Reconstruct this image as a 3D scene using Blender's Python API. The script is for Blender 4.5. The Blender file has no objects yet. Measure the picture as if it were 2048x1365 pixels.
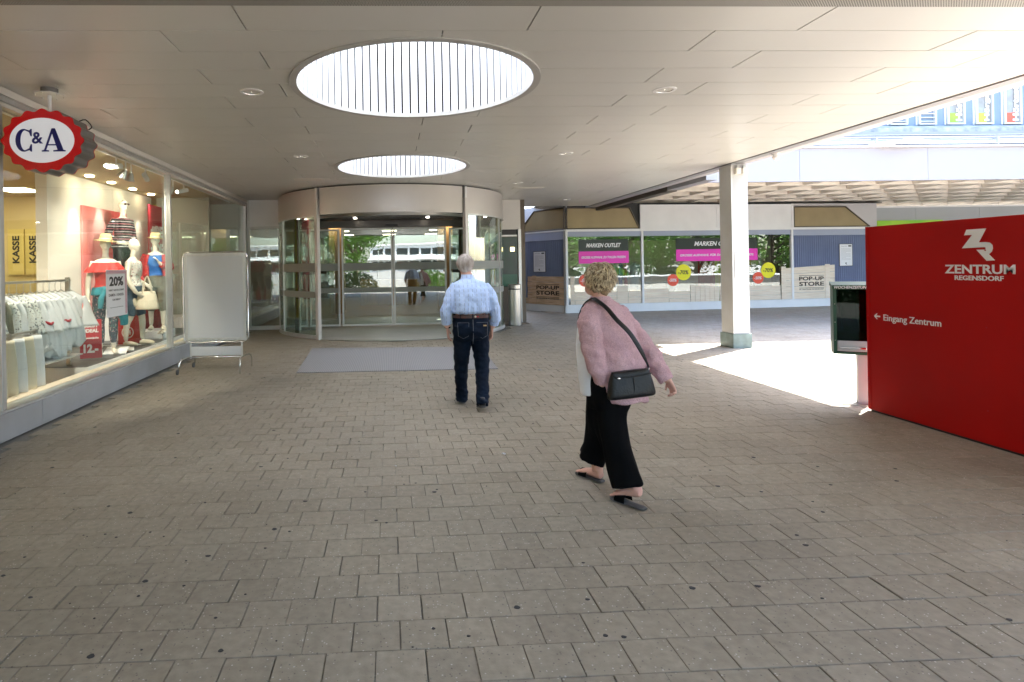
import bpy, bmesh, math, random
from math import pi, sin, cos, sqrt, atan2, radians
from mathutils import Vector, Matrix, noise
random.seed(7)
sc = bpy.context.scene
C = sc.collection

# ---------------------------------------------------------------- camera, sky, sun, exposure
F_PX, CX, CY, ROLL, YAW, PITCH = 1153.48, 827.2, 530.3, 0.0167, 0.0411, 0.0013
def cam_ray(x, z, y=1.0):
    c, s = cos(ROLL), sin(ROLL)
    d = Vector((c*x + s*z, y, -s*x + c*z))
    c, s = cos(PITCH), sin(PITCH)
    d = Vector((d.x, c*d.y - s*d.z, s*d.y + c*d.z))
    c, s = cos(YAW), sin(YAW)
    return Vector((c*d.x + s*d.y, -s*d.x + c*d.y, d.z))
cam_d = bpy.data.cameras.new('camera'); cam = bpy.data.objects.new('camera', cam_d); C.objects.link(cam)
fw = cam_ray(0, 0); rt = cam_ray(1, 0) - fw; up = cam_ray(0, 1) - fw
cam.matrix_world = Matrix(((rt.x, up.x, -fw.x, 0), (rt.y, up.y, -fw.y, 0), (rt.z, up.z, -fw.z, 1.6), (0, 0, 0, 1)))
cam_d.sensor_width = 36; cam_d.lens = 36*F_PX/2048
cam_d.shift_x = (1024 - CX)/2048; cam_d.shift_y = -(682.5 - CY)/2048
cam_d.clip_start = 0.05; cam_d.clip_end = 2000
sc.camera = cam

SUN = Vector((0.54, 0.385, 1.0)).normalized()      # towards the sun
w = bpy.data.worlds.new('World'); sc.world = w; w.use_nodes = True
nt = w.node_tree; nt.nodes.clear()
sky = nt.nodes.new('ShaderNodeTexSky'); sky.sky_type = 'NISHITA'; sky.sun_disc = False
sky.sun_elevation = math.asin(SUN.z); sky.sun_rotation = atan2(SUN.x, SUN.y)
sky.air_density = 1.0; sky.dust_density = 2.5; sky.ozone_density = 1.0
bg = nt.nodes.new('ShaderNodeBackground'); bg.inputs[1].default_value = 0.15
wo = nt.nodes.new('ShaderNodeOutputWorld')
nt.links.new(sky.outputs[0], bg.inputs[0]); nt.links.new(bg.outputs[0], wo.inputs[0])
sun_d = bpy.data.lights.new('sun', 'SUN'); sun_d.energy = 4.6; sun_d.angle = radians(0.6); sun_d.color = (1, .95, .88)
sun = bpy.data.objects.new('sun', sun_d); C.objects.link(sun)
sun.rotation_euler = SUN.to_track_quat('Z', 'Y').to_euler()
sc.view_settings.view_transform = 'Standard'; sc.view_settings.look = 'None'
sc.view_settings.exposure = 3.12; sc.view_settings.gamma = 1.0; sc.view_settings.use_curve_mapping = False
sc.render.engine = 'CYCLES'
cy = sc.cycles
cy.use_denoising = True
cy.max_bounces = 12; cy.diffuse_bounces = 6; cy.glossy_bounces = 5; cy.transparent_max_bounces = 24; cy.transmission_bounces = 4
cy.sample_clamp_indirect = 8; cy.caustics_reflective = False; cy.caustics_refractive = False

# ---------------------------------------------------------------- materials
def new_mat(name):
    m = bpy.data.materials.new(name); m.use_nodes = True; m.node_tree.nodes.clear()
    return m, m.node_tree, m.node_tree.nodes, m.node_tree.links
def N(nt, t, **kw):
    n = nt.nodes.new(t)
    for k, v in kw.items(): setattr(n, k, v)
    return n
def mat(name, col, rough=.5, metal=0, var=.12, scale=3.0, bump=0.0, bscale=60, spec=.5, emis=0, col2=None, detail=4, fine=0.0, coat=0, stretch=None, sub=0, transl=0):
    """procedural base: two noises vary the colour, one gives fine relief"""
    m, nt, nn, L = new_mat(name)
    out = N(nt, 'ShaderNodeOutputMaterial'); b = N(nt, 'ShaderNodeBsdfPrincipled')
    tc = N(nt, 'ShaderNodeTexCoord'); src = tc.outputs['Object']
    if stretch:
        mp = N(nt, 'ShaderNodeMapping'); mp.inputs['Scale'].default_value = stretch; L.new(src, mp.inputs[0]); src = mp.outputs[0]
    n1 = N(nt, 'ShaderNodeTexNoise'); n1.inputs['Scale'].default_value = scale; n1.inputs['Detail'].default_value = detail; L.new(src, n1.inputs['Vector'])
    mx = N(nt, 'ShaderNodeMix', data_type='RGBA')
    c2 = col2 or tuple(c*(1-var*1.6) for c in col)
    rm = N(nt, 'ShaderNodeMapRange'); rm.inputs[1].default_value = .3; rm.inputs[2].default_value = .7; L.new(n1.outputs[0], rm.inputs[0])
    L.new(rm.outputs[0], mx.inputs[0]); mx.inputs[6].default_value = (*col, 1); mx.inputs[7].default_value = (*c2, 1)
    res = mx.outputs[2]
    if fine:
        n3 = N(nt, 'ShaderNodeTexNoise'); n3.inputs['Scale'].default_value = bscale*1.7; n3.inputs['Detail'].default_value = 2; L.new(src, n3.inputs['Vector'])
        r3 = N(nt, 'ShaderNodeMapRange'); r3.inputs[1].default_value = .3; r3.inputs[2].default_value = .7; r3.inputs[3].default_value = 1-fine; r3.inputs[4].default_value = 1+fine; L.new(n3.outputs[0], r3.inputs[0])
        vm = N(nt, 'ShaderNodeVectorMath', operation='SCALE'); L.new(res, vm.inputs[0]); L.new(r3.outputs[0], vm.inputs['Scale']); res = vm.outputs[0]
    L.new(res, b.inputs['Base Color'])
    b.inputs['Roughness'].default_value = rough; b.inputs['Metallic'].default_value = metal
    b.inputs['Specular IOR Level'].default_value = spec
    if coat: b.inputs['Coat Weight'].default_value = coat; b.inputs['Coat Roughness'].default_value = .08
    if emis: L.new(res, b.inputs['Emission Color']); b.inputs['Emission Strength'].default_value = emis
    if bump:
        n2 = N(nt, 'ShaderNodeTexNoise'); n2.inputs['Scale'].default_value = bscale; n2.inputs['Detail'].default_value = 5; L.new(src, n2.inputs['Vector'])
        bp = N(nt, 'ShaderNodeBump'); bp.inputs['Strength'].default_value = bump; bp.inputs['Distance'].default_value = .01
        L.new(n2.outputs[0], bp.inputs['Height']); L.new(bp.outputs[0], b.inputs['Normal'])
    last = b.outputs[0]
    if transl:
        t = N(nt, 'ShaderNodeBsdfTranslucent'); L.new(res, t.inputs[0]); ms = N(nt, 'ShaderNodeMixShader'); ms.inputs[0].default_value = transl
        L.new(last, ms.inputs[1]); L.new(t.outputs[0], ms.inputs[2]); last = ms.outputs[0]
    L.new(last, out.inputs[0])
    m['c'] = 1
    return m
def glass(name, tint=(.93, .97, .95), base=.05, rough=0.0, streak=.0):
    m, nt, nn, L = new_mat(name)
    out = N(nt, 'ShaderNodeOutputMaterial'); tr = N(nt, 'ShaderNodeBsdfTransparent'); tr.inputs[0].default_value = (*tint, 1)
    gl = N(nt, 'ShaderNodeBsdfGlossy'); gl.inputs['Roughness'].default_value = rough; gl.inputs[0].default_value = (.95, .98, .97, 1)
    ge = N(nt, 'ShaderNodeNewGeometry'); dt = N(nt, 'ShaderNodeVectorMath', operation='DOT_PRODUCT')
    L.new(ge.outputs['Incoming'], dt.inputs[0]); L.new(ge.outputs['Normal'], dt.inputs[1])
    ab = N(nt, 'ShaderNodeMath', operation='ABSOLUTE'); L.new(dt.outputs['Value'], ab.inputs[0])
    su = N(nt, 'ShaderNodeMath', operation='SUBTRACT'); su.inputs[0].default_value = 1; L.new(ab.outputs[0], su.inputs[1])
    pw = N(nt, 'ShaderNodeMath', operation='POWER'); pw.inputs[1].default_value = 5; L.new(su.outputs[0], pw.inputs[0])
    ma = N(nt, 'ShaderNodeMath', operation='MULTIPLY_ADD'); ma.inputs[1].default_value = 1-base; ma.inputs[2].default_value = base; L.new(pw.outputs[0], ma.inputs[0])
    # slight waviness of the panes
    tc = N(nt, 'ShaderNodeTexCoord'); nz = N(nt, 'ShaderNodeTexNoise'); nz.inputs['Scale'].default_value = 1.1; nz.inputs['Detail'].default_value = 1
    L.new(tc.outputs['Object'], nz.inputs['Vector']); bp = N(nt, 'ShaderNodeBump'); bp.inputs['Strength'].default_value = .25; bp.inputs['Distance'].default_value = .006
    L.new(nz.outputs[0], bp.inputs['Height']); L.new(bp.outputs[0], gl.inputs['Normal'])
    ms = N(nt, 'ShaderNodeMixShader'); L.new(ma.outputs[0], ms.inputs[0]); L.new(tr.outputs[0], ms.inputs[1]); L.new(gl.outputs[0], ms.inputs[2]); L.new(ms.outputs[0], out.inputs[0])
    return m
def emit(name, col, s):
    m, nt, nn, L = new_mat(name); out = N(nt, 'ShaderNodeOutputMaterial'); e = N(nt, 'ShaderNodeEmission')
    e.inputs[0].default_value = (*col, 1); e.inputs[1].default_value = s; L.new(e.outputs[0], out.inputs[0]); return m

M = {}
M['alu'] = mat('aluminium', (.62, .62, .61), .38, .55, .08, 2, .03, 200, stretch=(8, 8, .6))
M['alu_white'] = mat('pale painted aluminium', (.68, .68, .67), .35, .1, .06, 2)
M['steel'] = mat('brushed steel', (.55, .53, .5), .28, 1, .1, 3, .02, 90, stretch=(30, 30, .5))
M['chrome'] = mat('chromed tube', (.7, .7, .7), .15, 1, .05, 3)
M['white'] = mat('white paint', (.84, .84, .85), .4, 0, .05, 2, .02, 80)
M['cream'] = mat('cream wall', (.76, .73, .67), .6, 0, .05, 1, .04, 60)
M['black'] = mat('black plastic', (.012, .012, .013), .45, 0, .1, 4)
M['darkmetal'] = mat('dark bronze soffit', (.09, .08, .07), .25, .6, .2, 2)
M['door_fascia'] = mat('champagne metal fascia', (.56, .53, .5), .42, .25, .05, 1.2, .02, 30)
M['plinth'] = mat('grey plinth sheet', (.42, .43, .45), .5, .2, .12, 1.5, .05, 20, col2=(.33, .33, .33))
M['column'] = mat('column paint', (.52, .53, .54), .55, 0, .1, 2.2, .05, 40, col2=(.45, .45, .43))
M['colbase'] = mat('green slate base', (.2, .27, .26), .5, 0, .25, 7, .15, 30)
M['red'] = mat('red panel', (.42, .0012, .0012), .45, 0, .12, 1.2, .01, 60, spec=.2)
M['letter'] = mat('white lettering', (.8, .79, .8), .5, 0, .02, 3)
M['letter_black'] = mat('black lettering', (.02, .018, .02), .5, 0, .02, 3)
M['brown_letter'] = mat('branded brown lettering', (.045, .02, .012), .7, 0, .3, 20)
M['glass'] = glass('shop glass', base=.035)
M['glass_door'] = glass('door glass', (.78, .85, .80), base=.17)
M['glass_store'] = glass('outlet glass', (.74, .8, .77), base=.17)
M['frost'] = mat('frosted band', (.42, .43, .4), .6, 0, .03, 3, transl=.35)
M['soffit'] = mat('waffle slab concrete', (.84, .77, .67), .75, 0, .14, 2.5, .15, 25)
M['brownpanel'] = mat('bronze brown panel', (.34, .26, .135), .45, .15, .12, 1.6, .02, 50)
M['bronzeframe'] = mat('bronze frame', (.12, .1, .075), .5, .3, .1, 3)
M['corr'] = mat('blue corrugated sheet', (.17, .21, .335), .45, .05, .1, 2)
M['lav'] = mat('lavender film', (.36, .4, .52), .5, 0, .05, 2)
M['magenta'] = mat('magenta film', (.85, .03, .48), .45, 0, .05, 2)
M['signblack'] = mat('black film', (.018, .022, .02), .25, 0, .1, 2)
M['yellow'] = mat('yellow sticker', (.85, .78, .01), .5, 0, .03, 2)
M['orange'] = mat('coral sticker', (.85, .1, .05), .5, 0, .03, 2)
M['plank'] = mat('raw pine plank', (.78, .58, .40), .7, 0, .3, 2.5, .1, 30, stretch=(1, 6, 9), col2=(.5, .32, .19))
M['plank_pale'] = mat('pale pine plank', (.84, .74, .6), .7, 0, .2, 2.5, .1, 30, stretch=(1, 6, 9), col2=(.74, .6, .46))
M['upper'] = mat('pale blue cladding', (.21, .28, .39), .5, 0, .06, 1)
M['fasciaw'] = mat('white fascia', (.56, .54, .55), .5, 0, .05, .8)
M['green'] = mat('dark green box', (.004, .06, .025), .5, 0, .15, 4, .02, 50)
M['greenclear'] = glass('smoked door of box', (.2, .42, .3), base=.015)
M['greensign'] = mat('lime green sign', (.2, .62, .03), .4, 0, .3, 1.5, col2=(.55, .75, .05))
M['matrib'] = None
M['skin'] = mat('skin', (.66, .40, .31), .5, 0, .2, 14, .08, 140, col2=(.62, .31, .25))
M['mann'] = mat('mannequin lacquer', (.8, .74, .64), .35, 0, .03, 3)
M['hairgrey'] = mat('grey hair', (.34, .27, .23), .6, 0, .4, 26, .3, 120, stretch=(1, 1, .3), col2=(.66, .61, .58))
M['hairblond'] = mat('ash blond hair', (.33, .225, .12), .55, 0, .5, 20, .2, 120, col2=(.11, .07, .04))
M['denim'] = mat('dark denim', (.0025, .0055, .013), .85, 0, .35, 5, .25, 260, spec=.15, fine=.25, col2=(.005, .012, .028))
M['leather'] = mat('brown leather', (.07, .02, .018), .4, 0, .25, 20, .1, 120)
M['shoe'] = mat('black shoe leather', (.016, .016, .018), .45, 0, .2, 10, .1, 100)
M['sole'] = mat('grey rubber', (.09, .09, .095), .7, 0, .2, 10)
M['pinkwool'] = mat('pink bouclé wool', (.66, .43, .465), 1.0, 0, .3, 9, 1.0, 230, spec=.1, fine=.4, col2=(.58, .36, .395))
M['whitecotton'] = mat('white cotton', (.75, .76, .8), .8, 0, .05, 8, .2, 40)
M['blackcloth'] = mat('black cloth', (.0045, .0045, .005), .95, 0, .2, 6, .2, 120, spec=.08)
M['blackleather'] = mat('black bag leather', (.004, .005, .006), .42, 0, .25, 16, .3, 60, spec=.35)
M['straw'] = mat('straw', (.68, .5, .24), .8, 0, .25, 20, .4, 150, fine=.3)
M['redtop'] = mat('red jersey', (.62, .035, .03), .8, 0, .12, 6, .2, 60)
M['teal'] = mat('teal knit', (.02, .24, .31), .9, 0, .15, 9, .3, 90)
M['bluetop'] = mat('bright blue jersey', (.02, .17, .6), .7, 0, .15, 6)
M['olive'] = mat('washed olive denim', (.2, .19, .14), .8, 0, .25, 5, .2, 120)
M['jeans'] = mat('mid blue denim', (.06, .11, .18), .8, 0, .25, 5, .2, 120)
M['wood'] = mat('oak shop floor', (.5, .3, .13), .45, 0, .2, 3, stretch=(6, 1, 1))
M['shopyellow'] = mat('warm yellow wall', (.68, .56, .27), .7, 0, .05, 1)
M['shopceil'] = mat('shop ceiling', (.5, .42, .25), .8, 0, .05, 1)
M['halldark'] = mat('hall wall', (.17, .13, .09), .6, 0, .2, 1)
M['hallfloor'] = mat('hall stone floor', (.30, .21, .14), .3, 0, .2, 3)
M['paper'] = mat('paper', (.78, .78, .8), .7, 0, .03, 3)
M['lamp_on'] = emit('lamp glow', (1, .82, .55), 12)
M['panel_on'] = emit('ceiling panel glow', (1, .86, .6), 2.6)
M['tiny_on'] = emit('small lamp glow', (1, .93, .8), 5)
M['opal'] = mat('opal cover', (.88, .9, .92), .6, 0, .02, 2, transl=.88)
M['slat'] = mat('white slat', (.70, .72, .745), .45, 0, .02, 2)
M['rim'] = mat('skylight rim', (.5, .49, .47), .4, .2, .06, 3)
M['leaf'] = mat('fresh foliage', (.11, .23, .03), .5, 0, .4, .8, col2=(.055, .13, .02), transl=.4)
M['leafdark'] = mat('dark foliage', (.03, .07, .02), .6, 0, .4, .8, transl=.25)
M['bark'] = mat('bark', (.1, .075, .05), .9, 0, .3, 8, .5, 20)
M['asphalt'] = mat('plaza ground', (.23, .22, .205), .85, 0, .15, .7, .1, 60, fine=.15)
M['render'] = mat('white render', (.68, .69, .7), .6, 0, .06, .6)
M['dark_window'] = mat('far window glass', (.02, .03, .035), .08, 0, .1, 1)
M['gum'] = mat('trodden gum', (.035, .035, .04), .8, 0, .2, 20)
M['boardface'] = mat('blank poster sheet', (.60, .62, .65), .35, 0, .03, 1, coat=.2)
M['bone'] = mat('cream handbag', (.74, .66, .52), .5, 0, .06, 6)
M['darkred'] = mat('deep red', (.38, .01, .02), .7, 0, .1, 3)
M['amber'] = mat('amber yellow board', (.8, .48, .03), .6, 0, .1, 2)
M['redcurtain'] = mat('red curtain', (.7, .06, .02), .8, 0, .2, 4)

def paver_mat():
    m, nt, nn, L = new_mat('concrete paver')
    out = N(nt, 'ShaderNodeOutputMaterial'); b = N(nt, 'ShaderNodeBsdfPrincipled')
    ge = N(nt, 'ShaderNodeNewGeometry'); pos = ge.outputs['Position']
    at = N(nt, 'ShaderNodeAttribute'); at.attribute_name = 'tint'
    cr = N(nt, 'ShaderNodeValToRGB'); e = cr.color_ramp.elements
    e[0].position = 0; e[0].color = (.240, .205, .157, 1); e[1].position = 1; e[1].color = (.306, .266, .207, 1)
    m1 = e = cr.color_ramp.elements.new(.5); m1.color = (.274, .237, .183, 1)
    L.new(at.outputs['Fac'], cr.inputs[0])
    big = N(nt, 'ShaderNodeTexNoise'); big.inputs['Scale'].default_value = .55; big.inputs['Detail'].default_value = 6; big.inputs['Roughness'].default_value = .62; L.new(pos, big.inputs['Vector'])
    r1 = N(nt, 'ShaderNodeMapRange'); r1.inputs[1].default_value = .3; r1.inputs[2].default_value = .72; r1.inputs[3].default_value = .74; r1.inputs[4].default_value = 1.16; L.new(big.outputs[0], r1.inputs[0])
    v1 = N(nt, 'ShaderNodeVectorMath', operation='SCALE'); L.new(cr.outputs[0], v1.inputs[0]); L.new(r1.outputs[0], v1.inputs['Scale'])
    sm = N(nt, 'ShaderNodeTexNoise'); sm.inputs['Scale'].default_value = 22; sm.inputs['Detail'].default_value = 6; L.new(pos, sm.inputs['Vector'])
    r2 = N(nt, 'ShaderNodeMapRange'); r2.inputs[1].default_value = .3; r2.inputs[2].default_value = .7; r2.inputs[3].default_value = .84; r2.inputs[4].default_value = 1.13; L.new(sm.outputs[0], r2.inputs[0])
    v2 = N(nt, 'ShaderNodeVectorMath', operation='SCALE'); L.new(v1.outputs[0], v2.inputs[0]); L.new(r2.outputs[0], v2.inputs['Scale'])
    # exposed pale and dark aggregate grains
    vo = N(nt, 'ShaderNodeTexVoronoi'); vo.inputs['Scale'].default_value = 95; L.new(pos, vo.inputs['Vector'])
    sp = N(nt, 'ShaderNodeSeparateColor'); L.new(vo.outputs['Color'], sp.inputs[0])
    g1 = N(nt, 'ShaderNodeMath', operation='GREATER_THAN'); g1.inputs[1].default_value = .955; L.new(sp.outputs[0], g1.inputs[0])
    g2 = N(nt, 'ShaderNodeMath', operation='LESS_THAN'); g2.inputs[1].default_value = .36; L.new(vo.outputs['Distance'], g2.inputs[0])
    g3 = N(nt, 'ShaderNodeMath', operation='MULTIPLY'); L.new(g1.outputs[0], g3.inputs[0]); L.new(g2.outputs[0], g3.inputs[1])
    g4 = N(nt, 'ShaderNodeMath', operation='MULTIPLY'); g4.inputs[1].default_value = .75; L.new(g3.outputs[0], g4.inputs[0])
    mx = N(nt, 'ShaderNodeMix', data_type='RGBA'); L.new(g4.outputs[0], mx.inputs[0]); L.new(v2.outputs[0], mx.inputs[6]); mx.inputs[7].default_value = (.5, .48, .44, 1)
    h1 = N(nt, 'ShaderNodeMath', operation='LESS_THAN'); h1.inputs[1].default_value = .06; L.new(sp.outputs[1], h1.inputs[0])
    h2 = N(nt, 'ShaderNodeMath', operation='MULTIPLY'); L.new(h1.outputs[0], h2.inputs[0]); L.new(g2.outputs[0], h2.inputs[1])
    h3 = N(nt, 'ShaderNodeMath', operation='MULTIPLY'); h3.inputs[1].default_value = .6; L.new(h2.outputs[0], h3.inputs[0])
    mx2 = N(nt, 'ShaderNodeMix', data_type='RGBA'); L.new(h3.outputs[0], mx2.inputs[0]); L.new(mx.outputs[2], mx2.inputs[6]); mx2.inputs[7].default_value = (.06, .055, .05, 1)
    bl = N(nt, 'ShaderNodeAttribute'); bl.attribute_name = 'painted_sun'  # sunlit side of the paving painted lighter, standing in for more bounced light
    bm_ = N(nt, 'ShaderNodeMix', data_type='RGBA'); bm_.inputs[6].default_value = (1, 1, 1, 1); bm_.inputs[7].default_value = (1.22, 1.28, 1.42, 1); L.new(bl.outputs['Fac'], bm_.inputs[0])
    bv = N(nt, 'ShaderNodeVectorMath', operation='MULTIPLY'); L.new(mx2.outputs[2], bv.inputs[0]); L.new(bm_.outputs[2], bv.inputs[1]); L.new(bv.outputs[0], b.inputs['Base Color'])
    r3 = N(nt, 'ShaderNodeMapRange'); r3.inputs[1].default_value = .3; r3.inputs[2].default_value = .7; r3.inputs[3].default_value = .5; r3.inputs[4].default_value = .72; L.new(big.outputs[0], r3.inputs[0]); L.new(r3.outputs[0], b.inputs['Roughness'])
    fn = N(nt, 'ShaderNodeTexNoise'); fn.inputs['Scale'].default_value = 170; fn.inputs['Detail'].default_value = 3; L.new(pos, fn.inputs['Vector'])
    bp = N(nt, 'ShaderNodeBump'); bp.inputs['Strength'].default_value = .35; bp.inputs['Distance'].default_value = .003; L.new(fn.outputs[0], bp.inputs['Height']); L.new(bp.outputs[0], b.inputs['Normal'])
    L.new(b.outputs[0], out.inputs[0]); return m
M['paver'] = paver_mat()
def ceil_mat():
    m = mat('cream ceiling panel', (.64, .635, .60), .34, .08, .05, .5, .012, 5, col2=(.59, .585, .55)); return m
M['ceil'] = ceil_mat()
def dots_mat():
    m, nt, nn, L = new_mat('perforated sheet'); out = N(nt, 'ShaderNodeOutputMaterial'); b = N(nt, 'ShaderNodeBsdfPrincipled')
    tc = N(nt, 'ShaderNodeTexCoord'); mp = N(nt, 'ShaderNodeMapping'); mp.inputs['Scale'].default_value = (75, 75, 75); mp.inputs['Rotation'].default_value = (0, 0, .785); L.new(tc.outputs['Object'], mp.inputs[0])
    fr = N(nt, 'ShaderNodeVectorMath', operation='FRACTION'); L.new(mp.outputs[0], fr.inputs[0]); su = N(nt, 'ShaderNodeVectorMath', operation='SUBTRACT'); su.inputs[1].default_value = (.5, .5, 0); L.new(fr.outputs[0], su.inputs[0])
    ml = N(nt, 'ShaderNodeVectorMath', operation='MULTIPLY'); ml.inputs[1].default_value = (1, 1, 0); L.new(su.outputs[0], ml.inputs[0])
    le = N(nt, 'ShaderNodeVectorMath', operation='LENGTH'); L.new(ml.outputs[0], le.inputs[0]); lt = N(nt, 'ShaderNodeMath', operation='LESS_THAN'); lt.inputs[1].default_value = .33; L.new(le.outputs['Value'], lt.inputs[0])
    mx = N(nt, 'ShaderNodeMix', data_type='RGBA'); L.new(lt.outputs[0], mx.inputs[0]); mx.inputs[6].default_value = (.42, .41, .37, 1); mx.inputs[7].default_value = (.015, .015, .014, 1); L.new(mx.outputs[2], b.inputs['Base Color'])
    b.inputs['Roughness'].default_value = .5; L.new(b.outputs[0], out.inputs[0]); return m
M['perf'] = dots_mat()
def pattern_mat(name, base, cols, scale, thr=.5, rough=.8, stretch=(1, 1, 1)):
    """printed cloth: voronoi blotches of one or two colours on a base"""
    m, nt, nn, L = new_mat(name); out = N(nt, 'ShaderNodeOutputMaterial'); b = N(nt, 'ShaderNodeBsdfPrincipled')
    tc = N(nt, 'ShaderNodeTexCoord'); mp = N(nt, 'ShaderNodeMapping'); mp.inputs['Scale'].default_value = stretch; L.new(tc.outputs['Object'], mp.inputs[0])
    nz = N(nt, 'ShaderNodeTexNoise'); nz.inputs['Scale'].default_value = scale*.7; L.new(mp.outputs[0], nz.inputs['Vector'])
    mxv = N(nt, 'ShaderNodeVectorMath', operation='MULTIPLY_ADD'); mxv.inputs[1].default_value = (.06, .06, .06); L.new(nz.outputs['Color'], mxv.inputs[0]); L.new(mp.outputs[0], mxv.inputs[2])
    cur = None
    for i, (c, t, k) in enumerate(cols):
        vo = N(nt, 'ShaderNodeTexVoronoi'); vo.inputs['Scale'].default_value = scale*k; L.new(mxv.outputs[0], vo.inputs['Vector'])
        lt = N(nt, 'ShaderNodeMath', operation='LESS_THAN'); lt.inputs[1].default_value = t; L.new(vo.outputs['Distance'], lt.inputs[0])
        mx = N(nt, 'ShaderNodeMix', data_type='RGBA'); L.new(lt.outputs[0], mx.inputs[0])
        if cur is None: mx.inputs[6].default_value = (*base, 1)
        else: L.new(cur, mx.inputs[6])
        mx.inputs[7].default_value = (*c, 1); cur = mx.outputs[2]
    L.new(cur, b.inputs['Base Color']); b.inputs['Roughness'].default_value = rough; L.new(b.outputs[0], out.inputs[0]); return m
M['floral_dark'] = pattern_mat('dark floral print', (.02, .03, .05), [((.45, .3, .3), .33, 1), ((.05, .25, .2), .25, 1.4)], 26)
M['floral_pale'] = pattern_mat('pale floral print', (.72, .7, .66), [((.4, .15, .12), .28, 1), ((.12, .14, .16), .26, 1.3)], 24)
M['leafprint'] = pattern_mat('grey leaf print', (.72, .73, .72), [((.2, .22, .24), .36, 1), ((.36, .28, .2), .22, 1.7)], 30)
M['redprint'] = pattern_mat('red patterned cloth', (.5, .025, .03), [((.6, .3, .28), .25, 1), ((.08, .01, .03), .3, 1.3)], 30)
def shirt_mat():
    m, nt, nn, L = new_mat('light blue striped shirt'); out = N(nt, 'ShaderNodeOutputMaterial'); b = N(nt, 'ShaderNodeBsdfPrincipled')
    tc = N(nt, 'ShaderNodeTexCoord'); sx = N(nt, 'ShaderNodeSeparateXYZ'); L.new(tc.outputs['Object'], sx.inputs[0])
    def frac(src, k, lt):
        a = N(nt, 'ShaderNodeMath', operation='MULTIPLY'); a.inputs[1].default_value = k; L.new(src, a.inputs[0])
        f = N(nt, 'ShaderNodeMath', operation='FRACT'); L.new(a.outputs[0], f.inputs[0])
        c = N(nt, 'ShaderNodeMath', operation='LESS_THAN'); c.inputs[1].default_value = lt; L.new(f.outputs[0], c.inputs[0]); return c.outputs[0]
    s1 = frac(sx.outputs[0], 1/.047, .11); s2 = frac(sx.outputs[2], 1/.05, .62)
    s = N(nt, 'ShaderNodeMath', operation='MULTIPLY'); L.new(s1, s.inputs[0]); L.new(s2, s.inputs[1])
    s3 = frac(sx.outputs[0], 1/.0143, .4); q = N(nt, 'ShaderNodeMath', operation='MULTIPLY'); q.inputs[1].default_value = .35; L.new(s3, q.inputs[0])
    a = N(nt, 'ShaderNodeMix', data_type='RGBA'); L.new(q.outputs[0], a.inputs[0]); a.inputs[6].default_value = (.42, .55, .84, 1); a.inputs[7].default_value = (.6, .7, .9, 1)
    c = N(nt, 'ShaderNodeMix', data_type='RGBA'); L.new(s.outputs[0], c.inputs[0]); L.new(a.outputs[2], c.inputs[6]); c.inputs[7].default_value = (.27, .33, .5, 1)
    L.new(c.outputs[2], b.inputs['Base Color']); b.inputs['Roughness'].default_value = .8
    nz = N(nt, 'ShaderNodeTexNoise'); nz.inputs['Scale'].default_value = 14; nz.inputs['Detail'].default_value = 4; L.new(tc.outputs['Object'], nz.inputs['Vector'])
    bp = N(nt, 'ShaderNodeBump'); bp.inputs['Strength'].default_value = .5; bp.inputs['Distance'].default_value = .02; L.new(nz.outputs[0], bp.inputs['Height']); L.new(bp.outputs[0], b.inputs['Normal'])
    L.new(b.outputs[0], out.inputs[0]); return m
M['shirt'] = shirt_mat()
def stripes_mat(name, c1, cols, k, axis=2, rough=.8):
    m, nt, nn, L = new_mat(name); out = N(nt, 'ShaderNodeOutputMaterial'); b = N(nt, 'ShaderNodeBsdfPrincipled')
    tc = N(nt, 'ShaderNodeTexCoord'); sx = N(nt, 'ShaderNodeSeparateXYZ'); L.new(tc.outputs['Object'], sx.inputs[0]); cur = None
    for (c, f0, wd) in cols:
        a = N(nt, 'ShaderNodeMath', operation='MULTIPLY_ADD'); a.inputs[1].default_value = k; a.inputs[2].default_value = f0; L.new(sx.outputs[axis], a.inputs[0])
        f = N(nt, 'ShaderNodeMath', operation='FRACT'); L.new(a.outputs[0], f.inputs[0]); lt = N(nt, 'ShaderNodeMath', operation='LESS_THAN'); lt.inputs[1].default_value = wd; L.new(f.outputs[0], lt.inputs[0])
        mx = N(nt, 'ShaderNodeMix', data_type='RGBA'); L.new(lt.outputs[0], mx.inputs[0])
        if cur is None: mx.inputs[6].default_value = (*c1, 1)
        else: L.new(cur, mx.inputs[6])
        mx.inputs[7].default_value = (*c, 1); cur = mx.outputs[2]
    L.new(cur, b.inputs['Base Color']); b.inputs['Roughness'].default_value = rough; L.new(b.outputs[0], out.inputs[0]); return m
M['stripetop'] = stripes_mat('black striped knit', (.02, .015, .02), [((.6, .58, .6), 0, .13), ((.45, .15, .18), .5, .13)], 11)
M['matrib'] = stripes_mat('ribbed mat', (.285, .28, .285), [((.22, .217, .225), 0, .4)], 34, axis=0, rough=.9)
M['redposter'] = mat('red and white poster', (.72, .5, .48), .6, 0, .3, 1.1, col2=(.75, .02, .02), detail=0)
M['stagemat'] = mat('dark stage top', (.1, .1, .1), .6, 0, .1, 3)
M['hatch'] = stripes_mat('candy stripe', (.75, .72, .75), [((.45, .06, .12), 0, .5)], 60, axis=2)

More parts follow.
